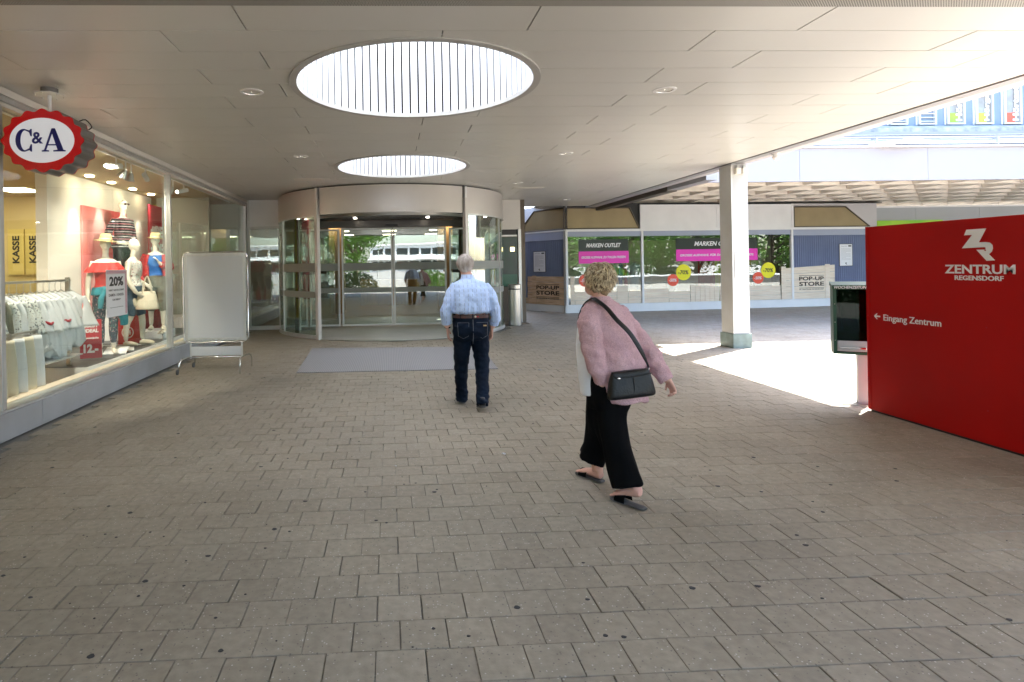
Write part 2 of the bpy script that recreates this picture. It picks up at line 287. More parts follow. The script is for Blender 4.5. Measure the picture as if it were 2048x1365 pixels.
# ---------------------------------------------------------------- mesh helpers
def cat(P, k):
    """Catmull-Rom through a list of tuples, k steps per span"""
    n = len(P); out = []
    for i in range(n-1):
        a, b, c, d = P[max(i-1, 0)], P[i], P[i+1], P[min(i+2, n-1)]
        for j in range(k):
            t = j/k
            out.append(tuple(.5*((2*b[q]) + (-a[q]+c[q])*t + (2*a[q]-5*b[q]+4*c[q]-d[q])*t*t + (-a[q]+3*b[q]-3*c[q]+d[q])*t**3) for q in range(len(b))))
    out.append(tuple(P[-1])); return out
class MB:
    def __init__(s): s.v = []; s.f = []; s.m = Matrix()
    def add(s, vs, fs):
        o = len(s.v); s.v += [tuple(s.m @ Vector(v)) for v in vs]; s.f += [tuple(i+o for i in f) for f in fs]; return s
    def mm(s, a, b):
        x0, y0, z0 = a; x1, y1, z1 = b
        return s.add([(x0,y0,z0),(x1,y0,z0),(x1,y1,z0),(x0,y1,z0),(x0,y0,z1),(x1,y0,z1),(x1,y1,z1),(x0,y1,z1)],
              [(3,2,1,0),(4,5,6,7),(0,1,5,4),(1,2,6,5),(2,3,7,6),(3,0,4,7)])
    def obox(s, c, size, rz=0, rx=0, ry=0):
        R = Matrix.Translation(c) @ Matrix.Rotation(rz, 4, 'Z') @ Matrix.Rotation(ry, 4, 'Y') @ Matrix.Rotation(rx, 4, 'X')
        x, y, z = (q/2 for q in size)
        vs = [(-x,-y,-z),(x,-y,-z),(x,y,-z),(-x,y,-z),(-x,-y,z),(x,-y,z),(x,y,z),(-x,y,z)]
        return s.add([tuple(R @ Vector(v)) for v in vs], [(3,2,1,0),(4,5,6,7),(0,1,5,4),(1,2,6,5),(2,3,7,6),(3,0,4,7)])
    def tube(s, pts, rad, seg=10, k=1, flat=None, caps=True):
        pts = [tuple(p) for p in pts]; n = len(pts)
        if not isinstance(rad, (list, tuple)): rad = [rad]*n
        rr = [r if isinstance(r, tuple) else (r, r) for r in rad]
        if k > 1:
            q = cat([p + r for p, r in zip(pts, rr)], k); pts = [a[:3] for a in q]; rr = [a[3:5] for a in q]
        P = [Vector(p) for p in pts]; n = len(P); vs = []; prev = None
        for i in range(n):
            d = (P[min(i+1, n-1)] - P[max(i-1, 0)]).normalized()
            if prev is None:
                h = Vector(flat) if flat else (Vector((1, 0, 0)) if abs(d.x) < .9 else Vector((0, 1, 0)))
                a = (h - d*h.dot(d)).normalized()
            else: a = (prev - d*prev.dot(d)).normalized()
            prev = a; b = d.cross(a)
            for j in range(seg):
                t = 2*pi*j/seg; vs.append(tuple(P[i] + a*cos(t)*max(rr[i][0], 1e-4) + b*sin(t)*max(rr[i][1], 1e-4)))
        fs = [(i*seg+j, i*seg+(j+1) % seg, (i+1)*seg+(j+1) % seg, (i+1)*seg+j) for i in range(n-1) for j in range(seg)]
        if caps: fs += [tuple(range(seg-1, -1, -1)), tuple(range((n-1)*seg, n*seg))]
        return s.add(vs, fs)
    def slices(s, sl, seg=28, k=4, ex=2.3):
        sl = [tuple(q) + (0,)*(6-len(q)) for q in sl]; q = cat(sl, k) if k > 1 else sl; vs = []
        for (cx, cy, cz, rx, ry, ro) in q:
            for j in range(seg):
                t = 2*pi*j/seg; c, n = cos(t), sin(t)
                x = rx*math.copysign(abs(c)**(2/ex), c); y = ry*math.copysign(abs(n)**(2/ex), n)
                vs.append((cx + x*cos(ro) - y*sin(ro), cy + x*sin(ro) + y*cos(ro), cz))
        n = len(q); fs = [(i*seg+j, i*seg+(j+1) % seg, (i+1)*seg+(j+1) % seg, (i+1)*seg+j) for i in range(n-1) for j in range(seg)]
        fs += [tuple(range(seg-1, -1, -1)), tuple(range((n-1)*seg, n*seg))]
        return s.add(vs, fs)
    def ell(s, c, r, rz=0, rx=0, seg=16, rings=10, ry=0):
        R = Matrix.Translation(c) @ Matrix.Rotation(rz, 4, 'Z') @ Matrix.Rotation(ry, 4, 'Y') @ Matrix.Rotation(rx, 4, 'X'); vs = []
        for i in range(rings+1):
            ph = -pi/2 + pi*i/rings; c0 = max(cos(ph), .02)
            for j in range(seg):
                t = 2*pi*j/seg; vs.append(tuple(R @ Vector((r[0]*c0*cos(t), r[1]*c0*sin(t), r[2]*sin(ph)))))
        fs = [(i*seg+j, i*seg+(j+1) % seg, (i+1)*seg+(j+1) % seg, (i+1)*seg+j) for i in range(rings) for j in range(seg)]
        fs += [tuple(range(seg-1, -1, -1)), tuple(range(rings*seg, (rings+1)*seg))]
        return s.add(vs, fs)
    def lathe(s, prof, c=(0, 0, 0), seg=32, a0=0, a1=2*pi, close=False):
        """prof: (r, z) list; a closed profile when close"""
        full = abs(a1-a0-2*pi) < 1e-6; n = seg if full else seg+1; m = len(prof); vs = []
        for i in range(n):
            t = a0 + (a1-a0)*i/seg
            for r, z in prof: vs.append((c[0]+r*cos(t), c[1]+r*sin(t), c[2]+z))
        fs = []
        for i in range(seg):
            i2 = (i+1) % n
            for j in range(m if close else m-1):
                j2 = (j+1) % m; fs.append((i*m+j, i2*m+j, i2*m+j2, i*m+j2))
        if close and not full: fs += [tuple(range(m-1, -1, -1)), tuple(range((n-1)*m, n*m))]
        return s.add(vs, fs)
    def prism(s, poly, h0, h1, axis='z'):
        """polygon (u,v) extruded; axis z: (u,v,h); y: (u,h,v); x: (h,u,v)"""
        f = {'z': lambda u, v, h: (u, v, h), 'y': lambda u, v, h: (u, h, v), 'x': lambda u, v, h: (h, u, v)}[axis]
        n = len(poly); vs = [f(u, v, h0) for u, v in poly] + [f(u, v, h1) for u, v in poly]
        fs = [tuple(range(n-1, -1, -1)), tuple(range(n, 2*n))] + [(i, (i+1) % n, (i+1) % n+n, i+n) for i in range(n)]
        return s.add(vs, fs)
def mesh_of(mb, name='mesh', fix=True):
    me = bpy.data.meshes.new(name); me.from_pydata(mb.v, [], mb.f); me.update()
    if fix:
        bm = bmesh.new(); bm.from_mesh(me); bmesh.ops.recalc_face_normals(bm, faces=bm.faces); bm.to_mesh(me); bm.free()
    return me
def smooth(me, ang=None):
    if ang is None:
        for p in me.polygons: p.use_smooth = True
    else:
        me.shade_smooth() if hasattr(me, 'shade_smooth') else None
        try: me.set_sharp_from_angle(angle=radians(ang))
        except Exception: pass
def link(name, me, m, parent=None, loc=None):
    o = bpy.data.objects.new(name, me); C.objects.link(o)
    if m is not None and not me.materials: me.materials.append(M[m] if isinstance(m, str) else m)
    if parent is not None: o.parent = parent
    if loc is not None: o.location = loc
    return o
def obj(name, mb, m, parent=None, sm=None, loc=None, bevel=0, fix=True):
    me = mesh_of(mb, name, fix)
    if bevel:
        bm = bmesh.new(); bm.from_mesh(me); bmesh.ops.bevel(bm, geom=list(bm.edges), offset=bevel, segments=2, affect='EDGES', profile=.5, clamp_overlap=True); bm.to_mesh(me); bm.free()
    if sm is not None: smooth(me, None if sm is True else sm)
    return link(name, me, m, parent, loc)
def tag(o, label=None, category=None, group=None, kind=None):
    if label: o['label'] = label
    if category: o['category'] = category
    if group: o['group'] = group
    if kind: o['kind'] = kind
    return o
def thing(name, loc, label, category, rz=0, group=None):
    o = bpy.data.objects.new(name, None); C.objects.link(o); o.location = loc; o.rotation_euler = (0, 0, rz); o.empty_display_size = .1
    return tag(o, label, category, group)
def bx(name, a, b, m, parent=None, bevel=0): return obj(name, MB().mm(a, b), m, parent, bevel=bevel)
def text(name, body, size, m, parent, loc, face='-Y', bold=0.0, shear=0, xs=1.0, ext=.002, align='CENTER', spin=0, space=1.0, w=None, h=None):
    cu = bpy.data.curves.new(name, 'FONT'); cu.body = body; cu.size = size; cu.extrude = ext; cu.offset = bold; cu.shear = shear
    cu.align_x = align; cu.align_y = 'CENTER'; cu.resolution_u = 3; cu.space_character = space
    t = bpy.data.objects.new(name, cu); C.objects.link(t); dg = bpy.context.evaluated_depsgraph_get()
    me = bpy.data.meshes.new_from_object(t.evaluated_get(dg)); bpy.data.objects.remove(t); bpy.data.curves.remove(cu)
    if w:
        X = [v.co.x for v in me.vertices]; Y = [v.co.y for v in me.vertices]; sx = w/(max(X)-min(X)); sy = h/(max(Y)-min(Y)) if h else sx
        me.transform(Matrix.Diagonal((sx, sy, 1, 1)) @ Matrix.Translation((-(max(X)+min(X))/2, -(max(Y)+min(Y))/2, 0)))
    R = {'-Y': Matrix.Rotation(pi/2, 4, 'X'), '+X': Matrix.Rotation(pi/2, 4, 'Z') @ Matrix.Rotation(pi/2, 4, 'X'),
         '-X': Matrix.Rotation(-pi/2, 4, 'Z') @ Matrix.Rotation(pi/2, 4, 'X')}[face]
    me.transform(R @ Matrix.Rotation(spin, 4, 'Z') @ Matrix.Diagonal((xs, 1, 1, 1))); me.materials.clear()
    return link(name, me, m, parent, loc)
def remesh(mb, voxel, it=3, disp=None, lap=.5):
    me = mesh_of(mb); o = bpy.data.objects.new('tmp', me); C.objects.link(o)
    r = o.modifiers.new('r', 'REMESH'); r.mode = 'VOXEL'; r.voxel_size = voxel
    s = o.modifiers.new('s', 'SMOOTH'); s.factor = lap; s.iterations = it
    dg = bpy.context.evaluated_depsgraph_get(); res = bpy.data.meshes.new_from_object(o.evaluated_get(dg))
    bpy.data.objects.remove(o); bpy.data.meshes.remove(me)
    if disp:
        res.update(); ns = [Vector(v.normal) for v in res.vertices]
        for v, n in zip(res.vertices, ns): v.co = v.co + n*disp(v.co, n)
        res.update()
    smooth(res); return res

# ================================================================ SETTING
XL, XE, ZC = -3.66, 6.24, 3.375
SKY = [(0.275, 5.68), (0.25, 10.37)]; RS = 1.17
ground = obj('ground', MB().mm((-160, -160, -.5), (160, 160, -.02)), 'asphalt'); tag(ground, 'grey plaza ground under and around the paved passage', kind='structure')
pav = thing('pavement', (0, 0, 0), 'concrete slab pavement of the covered passage', None); tag(pav, kind='structure')
# pavers: rows 0.2 m deep, half bond; the 300 showing largest as parts, the rest joined
def proj(P):
    P = Vector(P) - Vector((0, 0, 1.6)); Mx = Matrix((rt, up, fw)).transposed(); a = Mx.inverted() @ P
    return (CX + F_PX*a.x/a.z, CY - F_PX*a.y/a.z, a.z) if a.z > .2 else (-9e9, -9e9, a.z)
rp = random.Random(3)
def paver_geo(x0, x1, y0, y1, z, skew):
    g = .0016 + (.0018 if rp.random() < .10 else 0); b = .0022; h = .045; t = rp.uniform(-.0012, .0012)
    q = [(x0+g, y0+g), (x1-g, y0+g), (x1-g, y1-g), (x0+g, y1-g)]
    r = [(x0+g+b, y0+g+b), (x1-g-b, y0+g+b), (x1-g-b, y1-g-b), (x0+g+b, y1-g-b)]
    k = lambda p, zz: (p[0], p[1], zz)
    vs = [k(p, z-h) for p in q] + [k(p, z-.0022) for p in q] + [(p[0], p[1], z+t*(1 if i in (0, 3) else -1)*.5) for i, p in enumerate(r)]
    fs = [(0,1,5,4),(1,2,6,5),(2,3,7,6),(3,0,4,7),(4,5,9,8),(5,6,10,9),(6,7,11,10),(7,4,8,11),(8,9,10,11)]
    return vs, fs
cand = []
k = -28
while 2.406 + .2*k < 20.5:
    y0 = 2.406 + .2*k; off = (-.085 if k % 2 else .0175); wob = .004*sin(k*1.7)
    x = off - .205*17
    n = 0
    while x < 17:
        if x > -3.66 - .1 and (x < 3.6 or y0 < 20.4):
            inside = (x-.06)**2 + (y0+.1-15.2)**2 < 2.9**2 or (y0 > 15.05 and x < 3.6 and x > -3.7)
            if not inside:
                x0 = max(x, -3.64) + (rp.uniform(-.002, .002) if x > -3.6 else 0)
                P = proj((x+.1, y0+.1, 0)); vis = (-60 < P[0] < 2108 and P[1] < 1430) and not (x > 5.05 and 4 < y0 < 5.9 and False)
                cand.append((P[2] if vis else 999, x0, x+.205, y0+wob*0, y0+.2))
        x += .205; n += 1
    k += 1
cand.sort(key=lambda c: c[0]); allv, allf, tint, sun_vals = [], [], [], []
for i, (d, x0, x1, y0, y1) in enumerate(cand):
    z = rp.uniform(-.0015, .0015); vs, fs = paver_geo(x0, x1, y0, y1, z, 0)
    tv = min(1, max(0, rp.gauss(.5, .18))); q = min(1, max(0, (x0-4.6)/1.6)); sun_val = q*q*(3-2*q)  # painted lightening fades in across the edge of the sun patch
    if i < 300:
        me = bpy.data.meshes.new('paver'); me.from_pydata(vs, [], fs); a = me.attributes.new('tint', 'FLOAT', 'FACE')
        a.data.foreach_set('value', [tv]*len(fs)); a = me.attributes.new('painted_sun', 'FLOAT', 'FACE'); a.data.foreach_set('value', [sun_val]*len(fs)); link('paver', me, 'paver', pav)
    else:
        o = len(allv); allv += vs; allf += [tuple(q+o for q in f) for f in fs]; tint += [tv]*len(fs); sun_vals += [sun_val]*len(fs)
me = bpy.data.meshes.new('paving'); me.from_pydata(allv, [], allf); a = me.attributes.new('tint', 'FLOAT', 'FACE'); a.data.foreach_set('value', tint); a = me.attributes.new('painted_sun', 'FLOAT', 'FACE'); a.data.foreach_set('value', sun_vals)
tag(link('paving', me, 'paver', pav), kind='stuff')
# trodden gum and small scraps
gm = MB()
for i in range(300):
    x = rp.uniform(-3.5, 4.8) if i % 3 else rp.uniform(-3.4, -.6); y = 2.4 + 9*rp.random()**1.3
    r = rp.choice([.004, .005, .006, .008, .008, .011, .015]); e = rp.uniform(.6, 1); a0 = rp.uniform(0, pi)
    pts = [(x + r*(1+.2*sin(3*t+a0))*cos(t), y + r*e*(1+.15*cos(2*t+a0))*sin(t)) for t in [2*pi*q/10 for q in range(10)]]
    gm.prism(pts, .001, .0032)
tag(obj('trodden_gum', gm, 'gum'), 'dark spots of trodden gum scattered on the paving', kind='stuff')
for i, (x, y, s, lb) in enumerate([(2.22, 8.55, .045, 'small crumpled white paper scrap on the paving right of the walking man'), (.93, 4.82, .022, 'tiny white scrap on the paving left of the walking woman'), (.02, 4.6, .012, 'tiny pale crumb on the paving in front of the door mat')]):
    m_ = MB(); 
    for q in range(4): m_.obox((x+rp.uniform(-s, s)*.3, y+rp.uniform(-s, s)*.3, .008), (s, s*.7, .003), rp.uniform(0, 3), .4, .3)
    tag(obj('paper_scrap', m_, 'paper'), lb, 'litter')

# ---- ceiling of the passage: long metal panels with a staggered bond
ceil = thing('ceiling', (0, 0, 0), 'cream metal panel ceiling over the covered passage', None); tag(ceil, kind='structure')
P0 = .42
def panel(x0, x1, y0, y1, z):
    """a panel pan, cut where a skylight opens it"""
    cs = [c for c in SKY if x1 > c[0]-1.2 and x0 < c[0]+1.2 and y1 > c[1]-1.2 and y0 < c[1]+1.2]
    mb = MB(); H = .018
    if not cs: mb.mm((x0, y0, z), (x1, y1, z+H)); return mb
    c = cs[0]; R = 1.185; ns = 14; ys = [y0 + (y1-y0)*i/ns for i in range(ns+1)]
    for e in (c[1]-R, c[1]+R):
        if y0 < e < y1: ys.append(e)
    ys.sort()
    def hw(yy): q = R*R-(yy-c[1])**2; return sqrt(q) if q > 0 else 0
    for a, b in zip(ys, ys[1:]):
        if b-a < 1e-4: continue
        ha, hb = hw(a), hw(b)
        if ha == 0 and hb == 0: mb.mm((x0, a, z), (x1, b, z+H)); continue
        la, lb = min(max(c[0]-ha, x0), x1), min(max(c[0]-hb, x0), x1); ra, rb_ = max(min(c[0]+ha, x1), x0), max(min(c[0]+hb, x1), x0)
        if la > x0+1e-4 or lb > x0+1e-4: mb.prism([(x0, a), (la, a), (lb, b), (x0, b)], z, z+H)
        if ra < x1-1e-4 or rb_ < x1-1e-4: mb.prism([(ra, a), (x1, a), (x1, b), (rb_, b)], z, z+H)
    return mb
for r in range(-15, 34):
    y0 = 3.933 + P0*r; y1 = y0 + P0 - .007
    if y0 > 17.7: break
    if r == -1:
        bx('perforated_strip', (XL-.1, y0, ZC-.004), (XE, y1, ZC+.016), 'perf', ceil); continue
    j0 = (-1.038 if r % 2 == 0 else -1.678) - 2.11*2; xs = [XL-.15] + [j0+2.11*i for i in range(9) if XL-.1 < j0+2.11*i < XE-.05] + [XE-.006]
    for x0, x1 in zip(xs, xs[1:]):
        # leave out what the door drum covers
        mb = panel(x0+.0055, x1-.0055, y0, y1, ZC + rp.uniform(-.0008, .0008))
        if mb.v: obj('ceiling_panel', mb, 'ceil', ceil)
bx('plenum_board', (XL-.2, -2.7, ZC+.05), (SKY[0][0]-1.3, 18, ZC+.07), 'black', ceil)
bx('plenum_board', (SKY[0][0]+1.3, -2.7, ZC+.05), (XE+.3, 18, ZC+.07), 'black', ceil)
for a, b in ((-2.7, SKY[0][1]-1.3), (SKY[0][1]+1.3, SKY[1][1]-1.3), (SKY[1][1]+1.3, 18)): bx('plenum_board', (SKY[0][0]-1.3, a, ZC+.05), (SKY[0][0]+1.3, b, ZC+.07), 'black', ceil)
# canopy roof above, with its edge strips
roof = thing('canopy_roof', (0, 0, 0), 'flat roof slab over the passage with pale metal edge', None); tag(roof, kind='structure')
for a, b in (((-14.4, -2.85, 4.0), (-1.15, 18.2, 4.2)), ((1.7, -2.85, 4.0), (6.6, 18.2, 4.2)), ((-1.15, -2.85, 4.0), (1.7, 4.2, 4.2)), ((-1.15, 7.1, 4.0), (1.7, 8.9, 4.2)), ((-1.15, 11.8, 4.0), (1.7, 18.2, 4.2)), ((-14.4, 18.2, 4.0), (3.5, 30.5, 4.2))):
    bx('roof_slab', a, b, 'fasciaw', roof)
M['edge'] = mat('edge strip metal', (.34, .345, .36), .4, .2, .1, .5)
for i in range(7): bx('edge_strip', (XE+.012, -2.85+3*i, ZC-.012), (XE+.17, -2.85+3*i+2.992, ZC+.02), 'edge', roof)
bx('edge_channel', (XE+.17, -2.85, ZC+.02), (XE+.19, 18.15, ZC+.06), 'black', roof)
for i in range(7): bx('edge_strip', (XE+.19, -2.85+3*i, ZC-.004), (XE+.37, -2.85+3*i+2.992, ZC+.02), 'fasciaw', roof)
bx('roof_fascia', (XE+.35, -2.85, ZC+.02), (XE+.38, 18.2, 4.3), 'fasciaw', roof)
bx('roof_fascia', (-14.4, -2.9, ZC-.02), (XE+.38, -2.86, 4.3), 'fasciaw', roof)
# ---- skylights
def skylight(c, label):
    t = thing('round_skylight', (c[0], c[1], ZC), label, 'skylight', group='round skylights in the passage ceiling')
    obj('rim', MB().lathe([(1.145, -.012), (1.215, -.012), (1.215, .004), (1.19, .03), (1.145, .03)], seg=96, close=True), 'rim', t, sm=30)
    n = 76; me = mesh_of(MB().mm((1.165, -.0375, .02), (1.18, .0375, 1.66)), 'slat')
    for i in range(n):
        a = 2*pi*(i+.5)/n; o = link('slat', me, 'slat', t); o.rotation_euler = (0, 0, a)
    obj('drum', MB().lathe([(1.225, .022), (1.25, .022), (1.25, 1.68), (1.225, 1.68)], seg=64, close=True), 'black', t)
    obj('flange', MB().lathe([(1.25, .72), (2.1, .72), (2.1, .75), (1.25, .75)], seg=32, close=True), 'black', t)
    obj('cover', MB().lathe([(.001, 1.78), (.7, 1.76), (1.3, 1.68), (1.3, 1.70), (.7, 1.79), (.001, 1.81)], seg=48), 'opal', t)
    return t
skylight(SKY[0], 'large round skylight with white vertical slats, nearer of the two')
skylight(SKY[1], 'round skylight with white vertical slats just before the revolving door')
def downlight(x, y, label, on=True):
    t = thing('downlight', (x, y, ZC), label, 'ceiling light', group='recessed ceiling downlights')
    obj('trim_ring', MB().lathe([(.085, -.008), (.115, -.006), (.118, 0), (.085, 0)], seg=32, close=True), 'white', t, sm=30)
    obj('reflector', MB().lathe([(.085, -.004), (.075, .03), (.05, .06), (.001, .065)], seg=32), 'chrome', t, sm=True)
    obj('lamp', MB().ell((0, 0, .02), (.02, .045, .02)), 'tiny_on' if on else 'white', t, sm=True)
for x, y, l in [(-1.36, 5.86, 'round downlight left of the large skylight'), (2.87, 5.85, 'round downlight right of the large skylight'), (-1.39, 9.27, 'round downlight left of the smaller skylight'), (2.87, 9.21, 'round downlight right of the smaller skylight'), (2.82, 12.51, 'downlight in the ceiling right of the drum fascia'), (4.94, 15.85, 'farthest downlight near the outlet store')]:
    # sink the ceiling light into its panel: the reflector is shallow
    downlight(x, y, l)
bx_h = [((-1.9, 11.55), (-1.18, 11.8), 'pale access flap in the ceiling left of the smaller skylight'), ((2.9, 13.2), (3.6, 13.5), 'pale access flap in the ceiling right of the drum')]
for a, b, l in bx_h:
    o = bx('access_flap', (a[0], a[1], ZC-.012), (b[0], b[1], ZC-.003), 'cream'); tag(o, l, 'ceiling hatch')

# ---- column outside the canopy edge
t = thing('column', (6.38, 10.42, 0), 'pale square column with green stone base at the passage edge', 'column')
bx('shaft', (-.155, -.18, .26), (.155, .2, 3.34), 'column', t, bevel=.006)
bx('capital_plate', (-.125, -.15, 3.34), (.125, .17, ZC-.013), 'white', t)
bx('base', (-.175, -.2, 0), (.175, .22, .26), 'colbase', t, bevel=.004)
bx('corner_strip', (-.159, -.184, .27), (-.135, -.18, 3.3), 'alu_white', t)
tag(bx('notice_sheet', (6.26, 10.225, 1.27), (6.51, 10.232, 1.73), 'paper'), 'printed notice sheet taped to the pale column', 'notice')
n_ = bpy.data.objects['notice_sheet']
for i in range(11):
    z_ = 1.60 - i*.025; bx('text_line', (6.29, 10.2235, z_), (6.29+(.18 if i % 4 != 3 else .1), 10.2249, z_+.006), 'edge', n_)
obj('emblem', MB().prism([(6.375, 1.69), (6.395, 1.69), (6.385, 1.67), (6.4, 1.655), (6.385, 1.66), (6.37, 1.67)], 10.2235, 10.2249, 'y'), 'edge', n_)
for i, (x, l) in enumerate([(6.32, 'left of two small white sensor boxes on top of the column'), (6.44, 'right of two small white sensor boxes on top of the column')]):
    t = thing('sensor_box', (x, 10.2, 3.22), l, 'sensor', group='sensor boxes on the column')
    bx('housing', (-.045, -.05, -.06), (.045, .04, .05), 'cream', t, bevel=.008); bx('bracket', (-.01, -.01, .05), (.01, .03, .1), 'alu', t)
t = thing('dome_camera', (6.42, 9.3, ZC-.012), 'white dome camera under the canopy edge beside the column', 'camera')
obj('mount', MB().lathe([(.001, -.03), (.06, -.03), (.06, 0), (.001, 0)], seg=24), 'white', t, sm=30); obj('dome', MB().ell((0, 0, -.07), (.055, .055, .05)), 'white', t, sm=True)

# ---- red free-standing panel wall
t = thing('red_sign_wall', (5.0, 0, 0), 'large red panel wall with white centre logo and arrow text', 'sign wall')
bx('panel', (0, 2.9, .02), (.09, 5.86, 1.925), 'red', t, bevel=.003)
bx('end_trim', (-.003, 5.825, .02), (.0, 5.862, 1.927), 'red', t); 
for z_ in (.3, 1.0, 1.65):
    for y_ in (5.842, 5.842-1.2): obj('rivet', MB().ell((-.004, y_, z_), (.003, .007, .007), seg=10, rings=6), 'darkred', t)
bx('foot', (.01, 2.92, 0), (.08, 5.84, .02), 'black', t)
text('lettering', 'ZENTRUM', .1, 'letter', t, (-.001, 4.706, 1.489), '-X', bold=.0022, w=.587, h=.078)
text('lettering', 'REGENSDORF', .1, 'letter', t, (-.001, 4.706, 1.414), '-X', bold=.0022, w=.408, h=.041)
text('lettering', 'Eingang Zentrum', .1, 'letter', t, (-.001, 5.35, .985), '-X', bold=.0009, w=.613, h=.083)
def face_negx(poly, cy, cz, s):   # poly in x right, y up as read from the passage
    return [(cy - u*s, cz + v*s) for u, v in poly]
arrow = [(-.5, 0), (-.05, .42), (.1, .42), (-.2, .11), (.55, .11), (.55, -.11), (-.2, -.11), (.1, -.42), (-.05, -.42)]
obj('arrow', MB().prism(face_negx(arrow, 5.735, 1.0, .068), -.003, .001, 'x'), 'letter', t)
# emblem traced as a Z flowing into an R: units of the sign crop
zr = [(786,138),(800,106),(910,106),(868,182),(905,182),(928,186),(942,200),(944,218),(938,236),(922,250),(954,285),(910,287),(855,224),(898,224),(906,220),(906,213),(898,210),(772,213),(832,138)]
zr = [((u-1640*0-862)/180, (196-v)/180) for u, v in zr]
zp = face_negx(zr, 4.705, 1.697, .27)
obj('emblem', MB().prism(zp, -.003, .001, 'x'), 'letter', t)
# ---- newspaper box on post
t = thing('newspaper_box', (5.03, 6.1, 0), 'dark green newspaper box on a grey post beside the red wall', 'newspaper box', rz=-.55)
bx('back', (-.165, .19, .55), (.165, .20, 1.30), 'green', t); bx('side', (-.165, -.0, .55), (-.155, .19, 1.30), 'green', t); bx('side', (.155, 0, .55), (.165, .19, 1.30), 'green', t)
bx('bottom', (-.155, 0, .55), (.155, .19, .565), 'green', t)
obj('lid', MB().prism([(-.02, 1.275), (-.02, 1.30), (.21, 1.34), (.21, 1.30)], -.172, .172, 'x'), 'green', t)
bx('door_frame', (-.165, -.012, .55), (-.135, -.0005, 1.27), 'green', t); bx('door_frame', (.135, -.012, .55), (.165, -.0005, 1.27), 'green', t); bx('door_frame', (-.135, -.012, .55), (.135, -.0005, .575), 'green', t)
bx('clear_door', (-.135, -.009, .575), (.135, -.004, 1.27), 'greenclear', t)
bx('coin_tray', (-.135, -.03, .585), (.135, -.0125, .70), 'plinth', t, bevel=.006); bx('pull_bar', (-.12, -.045, .615), (.12, -.031, .635), 'chrome', t, bevel=.004)
obj('inner_shelf', MB().prism([(.02, .8), (.18, .95), (.18, .6), (.02, .6)], -.15, .15, 'x'), 'green', t)
bx('inner_fin', (-.08, .02, .75), (-.07, .18, 1.25), 'green', t); bx('inner_fin', (.07, .02, .75), (.08, .18, 1.25), 'green', t)
bx('header', (-.17, -.024, 1.262), (.17, -.0205, 1.308), 'green', t); text('lettering', 'WOCHENZEITUNG', .1, 'letter', t, (0, -.0255, 1.285), '-Y', bold=.0009, shear=.2, w=.31, h=.03)
bx('post', (.05, .03, .012), (.16, .13, .55), 'plinth', t); bx('post_base', (-.1, -.05, 0), (.19, .2, .012), 'steel', t)
for sx in (-.15, .15):
    for z_ in (.7, .9, 1.1): obj('screw', MB().ell((sx, -.013, z_), (.004, .003, .004), seg=8, rings=5), 'steel', t)

# ---- door mat
mp_ = [(-1.44, 8.80), (1.62, 8.74), (1.74, 11.1), (-1.55, 11.42)]
tag(obj('door_mat', MB().prism(mp_, .001, .012), 'matrib'), 'large grey ribbed mat in front of the revolving door', 'door mat')

# ---- poster stand
t = thing('poster_stand', (-2.75, 9.2, 0), 'blank poster board in a chromed wheeled stand by the shop window', 'poster stand')
w_, z0_, z1_, r_ = .505, .45, 1.865, .09
loop = []
for cx_, cz_, a0 in ((w_-r_, z1_-r_, 0), (-w_+r_, z1_-r_, 90), (-w_+r_, z0_+r_, 180), (w_-r_, z0_+r_, 270)):
    for q in range(6): a_ = radians(a0+18*q); loop.append((cx_+r_*cos(a_), 0, cz_+r_*sin(a_)))
loop.append(loop[0]); obj('tube_frame', MB().tube(loop, .012, 10), 'chrome', t, sm=True)
bx('board', (-.455, -.012, .50), (.455, .012, 1.83), 'boardface', t)
for a, b in (((-.48, -.02, .475), (-.435, -.013, 1.85)), ((.435, -.02, .475), (.48, -.013, 1.85)), ((-.435, -.02, 1.805), (.435, -.013, 1.85)), ((-.435, -.02, .475), (.435, -.013, .52))): bx('snap_frame', a, b, 'alu', t, bevel=.002)
for sx in (-1, 1):
    bx('upright', (sx*.40-.012, -.012, .20), (sx*.40+.012, .012, .45), 'alu', t)
    fx = sx*.42 + (-.0)
    obj('foot_rail', MB().tube([(sx*.46, -.33, .10), (sx*.46, -.32, .17), (sx*.44, -.24, .215), (sx*.42, 0, .22), (sx*.44, .24, .215), (sx*.46, .32, .17), (sx*.46, .33, .06 if sx > 0 else .1)], .013, 10, 3), 'chrome', t, sm=True)
    if sx > 0:
        for sy in (-1, 1): obj('foot', MB().tube([(sx*.46, .33*sy, .11), (sx*.46, .33*sy, .002)], .014, 10), 'chrome', t, sm=40)
bx('lower_panel', (-.388, -.006, .24), (.388, .006, .38), 'boardface', t); obj('cross_bar', MB().tube([(-.42, 0, .215), (.42, 0, .215)], .014, 10), 'chrome', t, sm=True)
for sy in (-1, 1):
    c_ = obj('castor', MB().tube([(-.46, .33*sy, .13), (-.46, .33*sy, .07)], .01, 8), 'chrome', t, sm=True)
    wl = obj('castor_wheel', MB().lathe([(.012, -.012), (.038, -.012), (.042, -.006), (.042, .006), (.038, .012), (.012, .012)], seg=20, close=True), 'sole', c_, sm=30); wl.rotation_euler = (0, pi/2, 0); wl.location = (-.485, .33*sy, .043)

t.rotation_euler = (0, 0, -.03)

